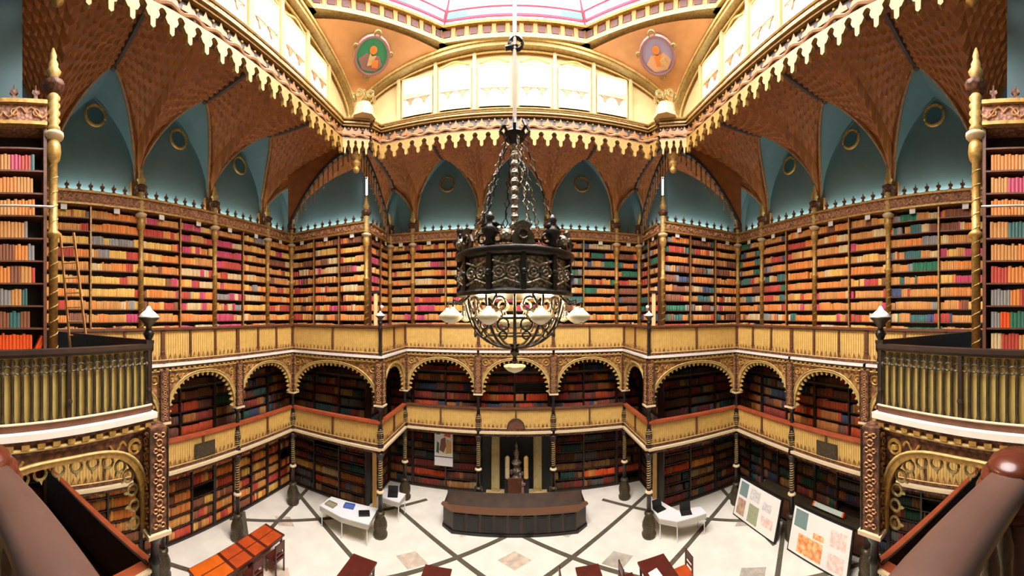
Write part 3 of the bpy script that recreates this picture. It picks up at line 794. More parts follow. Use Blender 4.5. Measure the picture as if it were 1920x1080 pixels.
# ------------------------------------------------------------------ bookcases
PAL = {
 'tan': (0.66, 0.30, 0.08), 'orange': (0.78, 0.26, 0.05), 'yellow': (0.80, 0.47, 0.11), 'red': (0.55, 0.07, 0.04), 'pink': (0.58, 0.07, 0.14),
 'teal': (0.06, 0.17, 0.15), 'grey': (0.30, 0.28, 0.25), 'cream': (0.72, 0.52, 0.26), 'brown': (0.28, 0.10, 0.045), 'green': (0.03, 0.18, 0.09), 'blue': (0.07, 0.09, 0.18), 'vermilion': (0.90, 0.10, 0.01)}
MIX = {
 'warm': ['tan', 'orange', 'yellow', 'tan', 'tan', 'yellow', 'brown', 'orange', 'red', 'cream', 'tan', 'pink', 'orange'],
 'gold': ['yellow', 'tan', 'yellow', 'orange', 'tan', 'yellow', 'orange', 'tan', 'yellow', 'orange', 'grey', 'red', 'cream', 'tan', 'tan'],
 'pink': ['pink', 'pink', 'red', 'tan', 'yellow', 'orange', 'cream', 'pink', 'grey'],
 'mixed': ['tan', 'brown', 'orange', 'red', 'teal', 'grey', 'tan', 'cream', 'blue', 'green', 'orange', 'tan', 'tan'],
 'coolmix': ['teal', 'grey', 'red', 'tan', 'orange', 'grey', 'brown', 'brown', 'tan', 'green', 'red', 'orange', 'brown', 'blue'],
 'dark': ['brown', 'brown', 'red', 'grey', 'brown', 'brown', 'red', 'tan', 'brown', 'teal', 'grey', 'yellow'],
 'darkred': ['red', 'brown', 'red', 'brown', 'brown', 'orange', 'red', 'vermilion', 'brown', 'blue'],
 'hotred': ['vermilion', 'vermilion', 'orange'], 'warmrow': ['tan', 'yellow', 'tan', 'cream', 'orange'],
 'sidelow': ['orange', 'tan', 'orange', 'yellow', 'red', 'brown', 'tan'],
}
BV, BC = [], []
def jit(c, a=.22):
    k = 1+random.uniform(-a, a); return tuple(min(1, max(0, x*k*(1+random.uniform(-.06, .06)))) for x in c)
def book_row(O, rz, xa, xb, zb, hmax, mix, tmin=.04, tmax=.085, depth=.2, yf=.05, dim=1.0):
    """fills a shelf with book blocks, world space"""
    ca, sa = math.cos(rz), math.sin(rz)
    x = xa+.01; base = PAL[random.choice(MIX[mix])]; run = 0
    hh = hmax*random.uniform(.78, .92)
    while x < xb-.03:
        if run <= 0:
            base = PAL[random.choice(MIX[mix])]; run = random.choice([1, 1, 2, 3, 4, 6, 9, 14]); hh = hmax*random.uniform(.72, .95)
            if random.random() < .02: x += random.uniform(.03, .15)
        run -= 1
        t = random.uniform(tmin, tmax); t = min(t, xb-x)
        h = hh*random.uniform(.96, 1.03); y0 = yf+random.uniform(0, .03)
        c = tuple(q*dim for q in jit(base, .16))
        x1 = x+t-.004
        for (px, py, pz) in ((x, y0, zb), (x1, y0, zb), (x1, y0+depth, zb), (x, y0+depth, zb), (x, y0, zb+h), (x1, y0, zb+h), (x1, y0+depth, zb+h), (x, y0+depth, zb+h)):
            BV.append((O[0]+px*ca-py*sa, O[1]+px*sa+py*ca, pz))
        BC.append(c)
        x += t
def finial():
    m = MB()
    m.prism([(-.09, 0), (-.09, .05), (-.04, .07), (-.03, .13), (-.075, .17), (-.06, .23), (-.02, .22), (0, .33), (.02, .22), (.06, .23), (.075, .17), (.03, .13), (.04, .07), (.09, .05), (.09, 0)], -.025, .025)
    return m
FIN = shared('cresting_finial', finial, TERRA_DARK)
def bookcase(P, Q, s, z0, level, nsub, label, group, mix, tagcards=True, nobooks=False, depth=.42, hot=()):
    O, wd, rz = seg(P, Q, s)
    r = thing('bookcase', label, 'bookcase', (O[0], O[1], z0), rz, group)
    if level == 3:
        H = FR0-z0; boards = [11.04-.41*k-z0 for k in range(12)]; boards[-1] = .05
    else:
        H = 2.85 if level == 1 else 3.05
        boards = [.10+.415*k for k in range(7)]
    put('back_board', MB().box(0, wd, depth-.03, depth, 0, H), BLACK, r)
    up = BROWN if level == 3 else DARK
    for i in range(nsub+1):
        x = wd*i/nsub
        put('upright', shared(('upright', level), lambda: MB().box(-.03, .03, -.015, depth-.03, 0, H), up), None, r, (min(max(x, .03), wd-.03), 0, 0))
        if level == 3 and 0 < i < nsub:
            put('gilt_stile', shared('gilt_stile', lambda: MB().box(-.022, .022, -.03, -.015, 0, H), GILT), None, r, (x, 0, 0))
    for k, zb in enumerate(boards):
        put('shelf', shared(('shelf', round(wd, 2), level), lambda: MB().box(.06, wd-.06, 0, depth-.03, -.03, 0), up), None, r, (0, 0, zb))
    if level == 3:
        fz = put('frieze', MB().box(0, wd, -.06, depth, H, H+.42), FRIEZE, r)
        put('frieze_moulding', MB().box(0, wd, -.10, .02, H-.01, H+.05).box(0, wd, -.12, .05, H+.36, H+.43), GILT, fz)
        sc = MB(); n = max(2, int(wd/.36))
        for i in range(n):
            cx = (i+.5)*wd/n; sg = 1 if i % 2 else -1
            sc.tube([(cx+wd/n*.5*(q/8-1+q/8)*1.0, -.075, H+.205+sg*.09*math.sin(q/8*2*PI)) for q in range(9)], .018, 4)
            sc.ring((cx, -.075, H+.205), .06, .016, 'y', 8, 4)
        stuff(put('carved_scrolls', sc, mat('frieze_gilt', (0.78, 0.42, 0.20), 0.5, 0.1, 0.3), fz))
        for i in range(nsub):
            if nsub > 1 or True:
                put('frieze_boss', shared('frieze_boss', lambda: MB().ball((0, -.08, .2), .06, 8), GILT_PALE, True), None, fz, ((i+(0 if i else .5))*wd/nsub, 0, H))
            if tagcards:
                put('number_card', shared('number_card', lambda: MB().box(-.10, .10, -.035, -.025, -.19, 0), PAPER), None, fz, ((i+.5)*wd/nsub, 0, H+.01))
        nf = max(3, round(wd/.40))
        for i in range(nf):
            put('cresting_finial', FIN, None, r, ((i+.5)*wd/nf, .0, H+.42))
        if not nobooks and wd > 1.3:
            put('light_trough', MB().box(.2, wd-.2, depth-.12, depth-.04, H+.43, H+.49), BRONZE, r)
            ld = bpy.data.lights.new('trough_light', 'AREA'); ld.shape = 'RECTANGLE'; ld.size = wd-.4; ld.size_y = .06; ld.energy = 8*wd; ld.color = (1.0, .97, .86)
            lo = bpy.data.objects.new('trough_light', ld); C.objects.link(lo); lo.parent = r; lo.location = (wd/2, depth-.10, H+.5); lo.rotation_euler = (PI-.15, 0, 0)
        put('cresting_rail', MB().box(0, wd, -.05, .05, H+.42, H+.46), TERRA_DARK, r)
    else:
        put('header', MB().box(0, wd, -.03, depth, H-.1 if level == 1 else H-.02, H+.08), TERRA_DARK, r)
        if level == 1: put('plinth', MB().box(0, wd, -.04, depth, 0, .08), DARK, r)
        if level == 2: put('mid_rail', MB().box(0, wd, -.05, .0, 2.2, 2.26), BRONZE, r)
    if not nobooks:
        for k, zb in enumerate(boards):
            dimf = {3: 1.0, 2: .32 if mix == 'dark' else .52, 1: .36}[level]  # lower levels: shade under the galleries is put into the book colours
            if mix == 'sidelow': dimf = 1.15  # left ground floor: brighter light is put into the book colours
            for i in range(nsub):
                xa, xb = wd*i/nsub+.035, wd*(i+1)/nsub-.035
                hm = .30 if level == 3 else .33
                if k == 0 and level == 3: hm = .28
                mx = mix
                if isinstance(mix, (list, tuple)): mx = mix[i % len(mix)]
                if level == 3 and k >= 8 and random.random() < .5: mx = 'mixed' if s > 0 else 'warm'
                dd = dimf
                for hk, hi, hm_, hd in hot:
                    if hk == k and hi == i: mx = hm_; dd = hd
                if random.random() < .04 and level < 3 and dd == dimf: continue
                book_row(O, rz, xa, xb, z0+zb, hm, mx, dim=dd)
    return r

def wall_column(x, y, label, group):
    r = thing('gilded_colonnette', label, 'column', (x, y, L3), 0, group)
    put('base', shared('wc_base', lambda: MB().lathe([(.17, 0), (.17, .2), (.12, .3), (.12, .42), (.16, .45), (.16, .5), (.11, .55)], 0, 0, 12), GILT, True), None, r)
    sf = put('shaft', shared('wc_shaft', lambda: MB().lathe([(.085, .55), (.085, 2.9), (.14, 2.95), (.14, 3.0), (.085, 3.05), (.08, 4.3), (.13, 4.36), (.15, 4.5), (.14, 4.62), (.10, 4.70)], 0, 0, 12), GILT, True), None, r)
    put('collar', shared('wc_collar', lambda: MB().lathe([(.1, 4.70), (.19, 4.76), (.2, 4.82), (.1, 4.86)], 0, 0, 12), WHITE_MOULD, True), None, r)
    put('twisted_shaft', shared('wc_twist', lambda: MB().lathe([(.085 + (.05 if k % 2 else 0), 4.86+.07*k) for k in range(11)], 0, 0, 12), GILT_PALE, True), None, r)
    put('crown_ring', shared('wc_crown', lambda: MB().lathe([(.1, 5.55), (.2, 5.66), (.22, 5.74), (.12, 5.8)], 0, 0, 10), TERRA_DARK, True), None, r)
    put('finial', shared('wc_finial', lambda: MB().lathe([(.11, 5.78), (.10, 5.9), (.15, 5.97), (.09, 6.05), (.10, 6.12), (.06, 6.2), (.07, 6.27), (.02, 6.42)], 0, 0, 10), GILT_PALE, True), None, r)
    sp = MB()
    put('relief_beads', shared('wc_beads', lambda: helix(.085, .6, 4.25, 14, .012, 4), GILT_PALE), None, sf)
    return r

SX = 9.85
side_bays = [((-SX, 1.0), (-SX, 4.45)), ((-SX, 4.45), (-SX, 7.5)), ((-SX, 7.5), (-SX, 10.4)), ((-SX, 10.4), (-SX, 12.05))]
LV_NAME = {3: 'top gallery', 2: 'middle gallery', 1: 'ground floor'}
for s in (-1, 1):
    S_ = SIDE[s]
    wh = ['%s wall, bay nearest the photographer' % S_, '%s wall, second bay from the near end' % S_, '%s wall, third bay from the near end' % S_, '%s wall, narrow bay in the inner corner' % S_]
    mixes3 = [['gold', 'gold'], ['warm', 'pink'], ['pink', 'gold'], 'warm'] if s < 0 else [['warm', 'mixed'], ['warm', 'warm'], ['warm', 'mixed'], 'mixed']
    for i, (P, Q) in enumerate(side_bays):
        ns = 2 if i < 3 else 1
        bookcase(P, Q, s, L3, 3, ns, 'tall open bookcase of the top gallery, '+wh[i], 'top gallery bookcases', mixes3[i] if not (s > 0 and isinstance(mixes3[i], list)) else mixes3[i][::-1])
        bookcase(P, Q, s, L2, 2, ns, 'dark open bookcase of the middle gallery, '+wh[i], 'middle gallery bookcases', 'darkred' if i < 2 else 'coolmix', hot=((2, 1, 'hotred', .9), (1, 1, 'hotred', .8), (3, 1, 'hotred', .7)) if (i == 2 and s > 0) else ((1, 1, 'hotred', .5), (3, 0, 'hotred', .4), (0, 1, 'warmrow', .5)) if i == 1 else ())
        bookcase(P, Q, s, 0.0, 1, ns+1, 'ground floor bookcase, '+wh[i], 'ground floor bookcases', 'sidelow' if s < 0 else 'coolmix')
    P, Q = (-SX, 12.05), (-5.9, 12.05)
    bookcase(P, Q, s, L3, 3, 3, 'three section top gallery bookcase on the front of the %s corner block' % S_, 'top gallery bookcases', ['warm', 'warm', 'warm'] if s < 0 else ['coolmix', 'mixed', 'warm'])
    bookcase(P, Q, s, L2, 2, 3, 'dark middle gallery bookcase on the front of the %s corner block' % S_, 'middle gallery bookcases', 'dark')
    bookcase(P, Q, s, 0, 1, 3, 'ground floor bookcase on the front of the %s corner block' % S_, 'ground floor bookcases', 'dark', hot=((3, 1, 'hotred', 1), (3, 0, 'hotred', .6), (2, 1, 'warmrow', .5)) if s > 0 else ((2, 0, 'warmrow', .9), (2, 1, 'warmrow', .8), (2, 2, 'hotred', .5), (1, 1, 'hotred', .5)))
    P, Q = (-5.9, 12.48), (-5.9, 14.6)
    bookcase(P, Q, s, L3, 3, 2, 'top gallery bookcase on the flank of the %s corner block' % S_, 'top gallery bookcases', 'warm' if s < 0 else 'mixed')
    bookcase(P, Q, s, L2, 2, 2, 'dark middle gallery bookcase on the flank of the %s corner block' % S_, 'middle gallery bookcases', 'dark')
    bookcase(P, Q, s, 0, 1, 2, 'ground floor bookcase on the flank of the %s corner block' % S_, 'ground floor bookcases', 'dark')
    # near case whose books are built one by one below
    P, Q = (-5.9, -1.6), (-5.9, .80)
    NEAR = bookcase(P, Q, s, L3, 3, 1, 'dark shelved bookcase at the %s edge of the picture, nearest the photographer' % S_, 'top gallery bookcases', 'mixed', nobooks=True)
    bookcase(P, Q, s, L2, 2, 2, 'dark middle gallery bookcase behind the near %s arch' % S_, 'middle gallery bookcases', 'dark')
    put('ladder_rail', MB().tube([(0, -.16, 3.42), (2.5, -.16, 3.42)], .022, 8).tube([(.5, -.16, 3.42), (.5, .0, 3.42)], .015, 6).tube([(2.1, -.16, 3.42), (2.1, 0, 3.42)], .015, 6), mat('steel_tube', (0.55, 0.5, 0.42), 0.35, 0.6), NEAR)
    for P, lab in (((-5.95, .93), 'at the corner of the near %s bookcase, closest to the photographer' % S_), ((-SX, 4.45), 'on the %s wall, first along from the near end' % S_), ((-SX, 7.5), 'on the %s wall, second along from the near end' % S_),
                   ((-SX, 10.4), 'on the %s wall, third along from the near end' % S_), ((-SX+.05, 12.0), 'in the %s inner corner of the top gallery' % S_), ((-5.9, 12.05), 'on the projecting %s corner block' % S_),
                   ((-5.85, 14.55), 'where the %s corner block meets the back wall' % S_), ((-4.72, 14.6), 'on the back wall, outermost on the %s' % S_), ((-1.56, 14.6), 'on the back wall beside the centre bay, %s of it' % S_)):
        x, y = mir(P, s)
        wall_column(x, y, 'gilded spired colonnette ' + lab, 'top gallery colonnettes')
for i, (a, b) in enumerate(zip([-5.9]+BACK_X, BACK_X+[5.9])):
    wh = ['narrow left end bay', 'left bay', 'centre bay', 'right bay', 'narrow right end bay'][i]
    ns = 1 if i in (0, 4) else 2
    P, Q = (a, 14.6), (b, 14.6)
    bookcase(P, Q, -1, L3, 3, ns, 'top gallery bookcase on the back wall, '+wh, 'top gallery bookcases', ['warm', 'warm', 'warm', 'mixed', 'mixed'][i])
    bookcase(P, Q, -1, L2, 2, ns, 'dark middle gallery bookcase on the back wall, '+wh, 'middle gallery bookcases', 'darkred', hot=((2, 0, 'hotred', .6), (2, 1, 'hotred', .7)) if i == 2 else ())
    if i != 2:
        bookcase(P, Q, -1, 0, 1, ns, 'ground floor bookcase on the back wall, '+wh, 'ground floor bookcases', 'dark', hot=((1, 1, 'hotred', 1),) if i == 3 else ((1, 0, 'hotred', .5), (0, 1, 'warmrow', .5)))

# near books, one object each
ord_ = ['lowest', 'second', 'third', 'fourth', 'fifth', 'sixth', 'seventh', 'eighth', 'ninth', 'tenth', 'eleventh']
BOOKM = {k: mat('leather_'+k, v, 0.5, 0, 0.3, 0.2, 20) for k, v in PAL.items()}
rows_left = ['vr', 'vermilion', 'mix3', 'tealmix', 'brownmix', 'brownmix', 'sparse', 'tanset', 'tanset', 'pinkrow', None]
ROWC = {-1: {0: ['vermilion', 'vermilion', 'vermilion', 'orange', 'orange', 'teal'], 1: ['teal', 'vermilion', 'vermilion', 'vermilion', 'vermilion'], 2: ['grey', 'brown', 'teal', 'brown', 'teal'],
             3: ['teal', 'grey', 'tan', 'teal', 'cream'], 4: ['brown', 'orange', 'brown', 'tan', 'red'], 5: ['brown', 'brown', 'orange', 'grey'], 6: ['tan', 'tan', 'grey'], 7: ['tan', 'orange'], 8: ['orange', 'tan'], 9: ['pink', 'tan', 'pink', 'red', 'teal']},
        1: {0: ['vermilion', 'vermilion', 'red', 'grey', 'brown'], 1: ['cream', 'red', 'red', 'tan', 'green', 'tan'], 2: ['grey', 'vermilion', 'green', 'teal', 'brown'], 3: ['grey', 'grey', 'orange', 'red', 'red'],
            4: ['red', 'orange', 'red'], 5: ['tan', 'tan', 'orange', 'tan'], 6: ['tan', 'teal', 'orange'], 7: ['orange', 'tan'], 8: ['tan', 'pink', 'tan'], 9: ['orange', 'tan']}}
def book_mesh():
    m = MB()
    # rounded spine toward -y, unit block with hollow-looking page top
    p = [(0, .02), (.12, 0), (.5, -.03), (.88, 0), (1, .02), (1, 1), (0, 1)]
    m.zprism(p, 0, 1)
    return m
def rec_block():
    return MB().zprism([(.1, .08), (.9, .08), (.9, .96), (.1, .96)], 1.0, 1.002)
nb_total = 0
for s in (-1, 1):
    O, wd, rz = seg((-5.9, -1.6), (-5.9, .80), s)
    ca, sa = math.cos(rz), math.sin(rz)
    # visible stretch is y -0.2 .. 0.70; local x
    for k in range(10):
        zb = [11.04-.41*q for q in range(12)][10-k]
        cols = ROWC[s][k]
        x_in = 1.35 if s < 0 else 0.10
        x_out = 2.30 if s < 0 else 1.05
        if s < 0: x_out -= random.choice([.06, .12, .1, .22])
        else: x_in += random.choice([.03, .08, .05])
        x = x_in; i = 0
        nrun = max(1, int(14/len(cols)))
        # individual books
        cnt = 0
        while x < x_out-.03 and cnt < 16:
            c = cols[min(len(cols)-1, cnt*len(cols)//15)]
            if s < 0 and k == 6 and cnt > 10: break
            t = random.uniform(.052, .072); h = random.uniform(.27, .31)
            key = ('booksolo', c)
            me = shared(key, book_mesh, BOOKM[c])
            px, py = x, .05
            wx, wy = O[0]+px*ca-py*sa, O[1]+px*sa+py*ca
            tilt = 0
            o = put('book', me, None, None, (wx, wy, zb+.002), rot=(0, 0, rz), scale=(t-.004, .22, h))
            lean = ''
            if s < 0 and k == 1 and x+t > x_out-.08:
                o.rotation_euler = (0, 0.42, rz); o.rotation_mode = 'XYZ'; lean = 'leaning '
                o.location = (O[0]+(px+.04)*ca-py*sa, O[1]+(px+.04)*sa+py*ca, zb+.002)
            cn = {'vermilion': 'bright orange-red', 'cream': 'cream', 'grey': 'grey'}.get(c, c)
            tag(o, '%s%s book on the %s shelf above the railing in the %s edge bookcase' % (lean, cn, ord_[k], SIDE[s]), 'book', '%s books, %s shelf, %s edge bookcase' % (cn, ord_[k], SIDE[s]))
            x += t; cnt += 1; nb_total += 1
        # the shelf goes on outside the picture
        mixk = 'mixed'
        if s < 0: book_row(O, rz, .06, x_in-.01, zb, .3, mixk)
        else: book_row(O, rz, x+.01, wd-.06, zb, .3, mixk)

def flush_books():
    V = np.array(BV, dtype=np.float32); nb = len(BC)
    base = (np.arange(nb)*8)[:, None, None]
    quads = np.array([[0, 1, 5, 4], [1, 2, 6, 5], [3, 0, 4, 7], [4, 5, 6, 7], [2, 3, 7, 6]])[None]
    F = (base+quads).reshape(-1)
    me = bpy.data.meshes.new('books')
    me.vertices.add(len(V)); me.vertices.foreach_set('co', V.ravel())
    nf = nb*5
    me.loops.add(nf*4); me.loops.foreach_set('vertex_index', F.astype(np.int32))
    me.polygons.add(nf); me.polygons.foreach_set('loop_start', (np.arange(nf)*4).astype(np.int32))
    me.polygons.foreach_set('loop_total', np.full(nf, 4, dtype=np.int32))
    me.update(calc_edges=True)
    ca = me.color_attributes.new('Col', 'FLOAT_COLOR', 'POINT')
    col = np.repeat(np.array([(*c, 1.0) for c in BC], dtype=np.float32), 8, axis=0)
    ca.data.foreach_set('color', col.ravel())
    me.materials.append(BOOKMAT)
    o = bpy.data.objects.new('books', me); C.objects.link(o)
    o['kind'] = 'stuff'; o['label'] = 'thousands of leather bound books filling the shelves of all three levels'; o['category'] = 'books'
flush_books()

# ------------------------------------------------------------------ chandelier
ch = thing('chandelier', 'large dark iron and silver chandelier with a crowned drum, hanging mid hall', 'chandelier', (0, 5.6, 0))
put('hanging_rod', MB().tube([(0, 0, 11.2), (0, 0, 19.0)], .035, 8), mat('rod_grey', (0.42, 0.38, 0.33), 0.5), ch)
put('rod_knot', MB().ring((0.02, 0, 12.66), .11, .035, 'y', 12, 6).tube([(-.16, 0, 12.58), (.05, 0, 12.62)], .04, 6), IRON, ch)
# central stem, leafy twist
st = MB().lathe([(.05 + (.025 if k % 2 else 0), 9.3+.075*k) for k in range(24)], 0, 0, 8)
put('leafy_stem', st, SILVER, ch)
hub = MB().lathe([(.04, 10.9), (.16, 11.0), (.20, 11.08), (.10, 11.16), (.05, 11.3)], 0, 0, 12)
for k in range(8):
    a = 2*PI*k/8; hub.tube([(.15*math.cos(a), .15*math.sin(a), 11.05), (.25*math.cos(a), .25*math.sin(a), 11.15), (.2*math.cos(a), .2*math.sin(a), 11.26)], .03, 5)
put('chain_hub', hub, IRON, ch)
for k in range(6):
    a = 2*PI*(k+.5)/6 + .3
    P0 = Vector((.16*math.cos(a), .16*math.sin(a), 11.0)); P1 = Vector((.80*math.cos(a), .80*math.sin(a), 9.15))
    cm = MB(); n = 11; d = (P1-P0)/n; side = d.cross(Vector((0, 0, 1))).normalized()
    for i in range(n):
        c = P0+d*(i+.5); up = d.normalized()
        sd = side if i % 2 else side.cross(up).normalized()
        cm.tube([c-up*.10, c+sd*.05, c+up*.10, c-sd*.05], .013, 5, True)
    put('chain', cm, IRON if k % 2 else SILVER, ch)
R = .93
put('top_rim', MB().lathe([(R-.12, 8.86), (R+.02, 8.86), (R+.09, 8.93), (R+.09, 8.99), (R+.02, 9.02), (R-.12, 9.02)], 0, 0, 40).mesh('top_rim', True), IRON, ch)
dr = put('drum', MB().lathe([(R-.04, 8.36), (R, 8.38), (R-.02, 8.86), (R-.06, 8.86)], 0, 0, 40), SILVER, ch)
put('bottom_rim', MB().lathe([(R-.1, 8.30), (R+.05, 8.30), (R+.07, 8.35), (R+.02, 8.40), (R-.1, 8.40)], 0, 0, 40), IRON, ch)
for k in range(12):
    a = 2*PI*k/12+.13
    put('drum_post', shared('drum_post', lambda: MB().box(-.035, .035, -.06, .02, 8.36, 8.9).ball((0, -.06, 8.62), .05, 6), IRON), None, dr, (R*math.cos(a), R*math.sin(a), 0), a+PI/2)
    def scroll():
        m = MB()
        for q in range(2):
            m.ring((-.10+.2*q, -.02, 8.62), .085, .02, 'y', 10, 5)
            m.ring((-.10+.2*q, -.03, 8.62), .035, .018, 'y', 8, 4)
        m.tube([(-.2, -.02, 8.45), (0, -.03, 8.52), (.2, -.02, 8.45)], .018, 4).tube([(-.2, -.02, 8.79), (0, -.03, 8.72), (.2, -.02, 8.79)], .018, 4)
        return m
    a2 = a+PI/12
    put('drum_scroll', shared('drum_scroll', scroll, SILVER), None, dr, (R*math.cos(a2), R*math.sin(a2), 0), a2+PI/2)
def crown():
    m = MB().lathe([(.05, 0), (.09, .03), (.05, .1), (.1, .16), (.14, .24), (.06, .3), (.05, .36), (.07, .42), (.02, .5)], 0, 0, 8)
    m.ring((-.13, 0, .12), .07, .02, 'y', 10, 5).ring((.13, 0, .12), .07, .02, 'y', 10, 5)
    m.prism([(-.16, .3), (-.06, .26), (0, .34), (.06, .26), (.16, .3), (.05, .38), (-.05, .38)], -.02, .02)
    return m
def leafb():
    m = MB().prism([(-.14, 0), (-.17, .12), (-.10, .24), (-.14, .30), (0, .36), (.14, .30), (.10, .24), (.17, .12), (.14, 0)], -.02, .02)
    m.ring((0, -.03, .16), .07, .02, 'y', 10, 5)
    return m
for k in range(12):
    a = 2*PI*k/12+.13
    if k % 2: put('crown_leaf', shared('crown_leaf', leafb, BRONZE), None, ch, ((R+.0)*math.cos(a), (R)*math.sin(a), 9.0), a+PI/2)
    else: put('crown_finial', shared('crown_finial', crown, IRON, True), None, ch, (R*math.cos(a), R*math.sin(a), 9.0), a+PI/2)
    if k % 2 == 0:
        put('crest_shell', shared('crest_shell', lambda: MB().ball((0, 0, .12), .1, 8), SILVER, True), None, ch, (R*math.cos(a+.26), R*math.sin(a+.26), 9.02))
# cage of curved arms closing below
for k in range(12):
    a = 2*PI*k/12
    pts = []
    for q in range(11):
        t = q/10; rr = (R-.08)*math.cos(t*PI/2)**.75*(1 if t > .05 else 1) if t < 1 else 0.03
        pts.append((max(rr, .04)*math.cos(a), max(rr, .04)*math.sin(a), 8.30-.86*math.sin(t*PI/2)**1.1))
    put('cage_arm', MB().tube(pts, .024, 6), IRON, ch)
    put('cage_scroll', shared('cage_scroll', lambda: MB().ring((0, 0, 0), .10, .022, 'y', 12, 5).ring((0, -.02, -.16), .06, .018, 'y', 10, 5), SILVER), None, ch, ((R-.06)*math.cos(a+.26), (R-.06)*math.sin(a+.26), 8.17), a+.26+PI/2)
for k in range(12):
    a = 2*PI*(k+.5)/12
    put('cage_scroll', shared('cage_scroll_low', lambda: MB().ring((0, 0, 0), .09, .02, 'y', 12, 5).ring((0, 0, -.17), .06, .016, 'y', 10, 5), IRON), None, ch, (.68*math.cos(a), .68*math.sin(a), 7.86), a+PI/2)
put('cage_ring', MB().ring((0, 0, 7.95), .72, .022, 'z', 30, 6).ring((0, 0, 7.66), .45, .02, 'z', 24, 6), IRON, ch)
put('bottom_finial', MB().lathe([(.01, 7.14), (.05, 7.2), (.03, 7.28), (.08, 7.36), (.04, 7.44), (.1, 7.5)], 0, 0, 10), IRON, ch)
put('bottom_bowl', MB().lathe([(.02, 7.0), (.12, 7.04), (.19, 7.10), (.19, 7.13), (.03, 7.16)], 0, 0, 16).mesh('bottom_bowl', True), BOWL, ch)
put('inner_bowl', MB().lathe([(.02, 7.78), (.25, 7.84), (.30, 7.92), (.30, 7.95), (.1, 8.0)], 0, 0, 18).mesh('inner_bowl', True), BOWL, ch)
for k in range(10):
    a = 2*PI*k/10
    ca, sa = math.cos(a), math.sin(a)
    la = put('lamp_arm', MB().tube([(R*.9*ca, R*.9*sa, 8.32), (1.02*ca, 1.02*sa, 8.18), (1.15*ca, 1.15*sa, 8.22), (1.17*ca, 1.17*sa, 8.08)], .02, 6), IRON, ch)
    put('lamp_bowl', shared('lamp_bowl', lambda: MB().lathe([(.03, 7.86), (.10, 7.90), (.165, 7.97), (.12, 8.02), (.04, 8.09), (.03, 8.12)], 0, 0, 14), BOWL, True), None, la, (1.17*ca, 1.17*sa, 0))
for k in range(6):
    a = 2*PI*k/6
    l = lamp('chandelier_bulb', (.55*math.cos(a), .55*math.sin(a), 8.2), 60, (1.0, .72, .42), .08); l.parent = ch

# ------------------------------------------------------------------ photographer's handrail
_ctl = [(-1.13, -.06), (-1.0, .0), (-.83, .065), (-.62, .12), (-.3, .19), (0, .225), (.3, .235), (.6, .20), (.78, .15), (.95, .09), (1.10, .03)]
hp = []
for k in range(25):
    x = -1.13+2.23*k/24
    for (xa, ya), (xb, yb) in zip(_ctl[:-1], _ctl[1:]):
        if xa <= x <= xb+1e-6:
            hp.append((x, ya+(yb-ya)*(x-xa)/(xb-xa))); break
hp = [hp[0]]+[(hp[i][0], (hp[i-1][1]+hp[i][1]*2+hp[i+1][1])/4) for i in range(1, len(hp)-1)]+[hp[-1]]
def sweep(path, prof):
    m = MB(); n = len(prof)
    for i, (x, y) in enumerate(path):
        a = path[max(0, i-1)]; b = path[min(len(path)-1, i+1)]
        d = Vector((b[0]-a[0], b[1]-a[1])).normalized(); nx, ny = -d.y, d.x
        for (o, z) in prof: m.v.append((x+nx*o, y+ny*o, z))
    for i in range(len(path)-1):
        for j in range(n):
            j2 = (j+1) % n
            m.f.append((i*n+j, i*n+j2, (i+1)*n+j2, (i+1)*n+j))
    m.f.append(tuple(range(n))[::-1]); m.f.append(tuple((len(path)-1)*n+j for j in range(n)))
    return m
hr = thing('balcony_railing', "photographer's own brown wooden handrail curving through the bottom corners", 'railing', (0, 0, L3))
ZT = 7.5-L3
prof = [(-.055, ZT-.075), (-.075, ZT-.05), (-.07, ZT-.02), (-.05, ZT-.003), (0, ZT), (.05, ZT-.003), (.07, ZT-.02), (.075, ZT-.05), (.055, ZT-.075)]
hps = hp
m_ = sweep(hps, prof).mesh('handrail', True); put('handrail', m_, HAND, hr)
put('foot_rail', sweep(hps, [(-.06, .02), (-.06, .12), (.06, .12), (.06, .02)]), DARK, hr)
for (x, y), lab in (((-1.15, -.07), 'left'), ((1.10, .03), 'right')):
    put('newel_cap', shared('newel_cap', lambda: MB().lathe([(.10, ZT-.13), (.115, ZT-.10), (.10, ZT-.09), (.128, ZT-.075), (.135, ZT-.055), (.125, ZT-.04), (.105, ZT-.035), (.118, ZT-.022), (.118, ZT-.008), (.105, ZT+.002), (.092, ZT+.004), (.098, ZT+.015), (.088, ZT+.035), (.06, ZT+.052), (.02, ZT+.06), (.002, ZT+.061)], 0, 0, 24), KNOB, True), None, hr, (x, y, -.02), scale=(1.06, 1.06, 1))
    put('newel_post', shared('near_newel', lambda: MB().lathe([(.09, 0), (.09, .3), (.06, .36), (.08, .5), (.055, .7), (.07, .8), (.09, .87)], 0, 0, 16), HAND, True), None, hr, (x, y, 0))
tot = 17
for i in range(tot):
    x, y = hps[int(round(1+i*22/(tot-1)))]
    put('baluster', shared('turned_baluster', lambda: MB().lathe([(.02, .1), (.03, .15), (.018, .22), (.032, .34), (.036, .42), (.018, .56), (.03, .6), (.018, .63), (.026, .72), (.03, .78), (.016, .86), (.02, ZT-.07)], 0, 0, 10), BRONZE, True), None, hr, (x, y, 0))
# level rails linking the bow to the near corners
for s in (-1, 1):
    O, wd, rz = seg((-1.3, -.35), (-4.0, -.45), s)
    r = thing('balustrade', 'top gallery railing beside the photographer, %s side, outside the picture' % SIDE[s], 'railing', (O[0], O[1], L3), rz)
    put('handrail', MB().box(0, wd, -.06, .06, .94, 1.0), HAND, r)
    put('gold_panel', MB().box(0, wd, -.01, .01, .05, .94), PANEL_OLIVE, r)

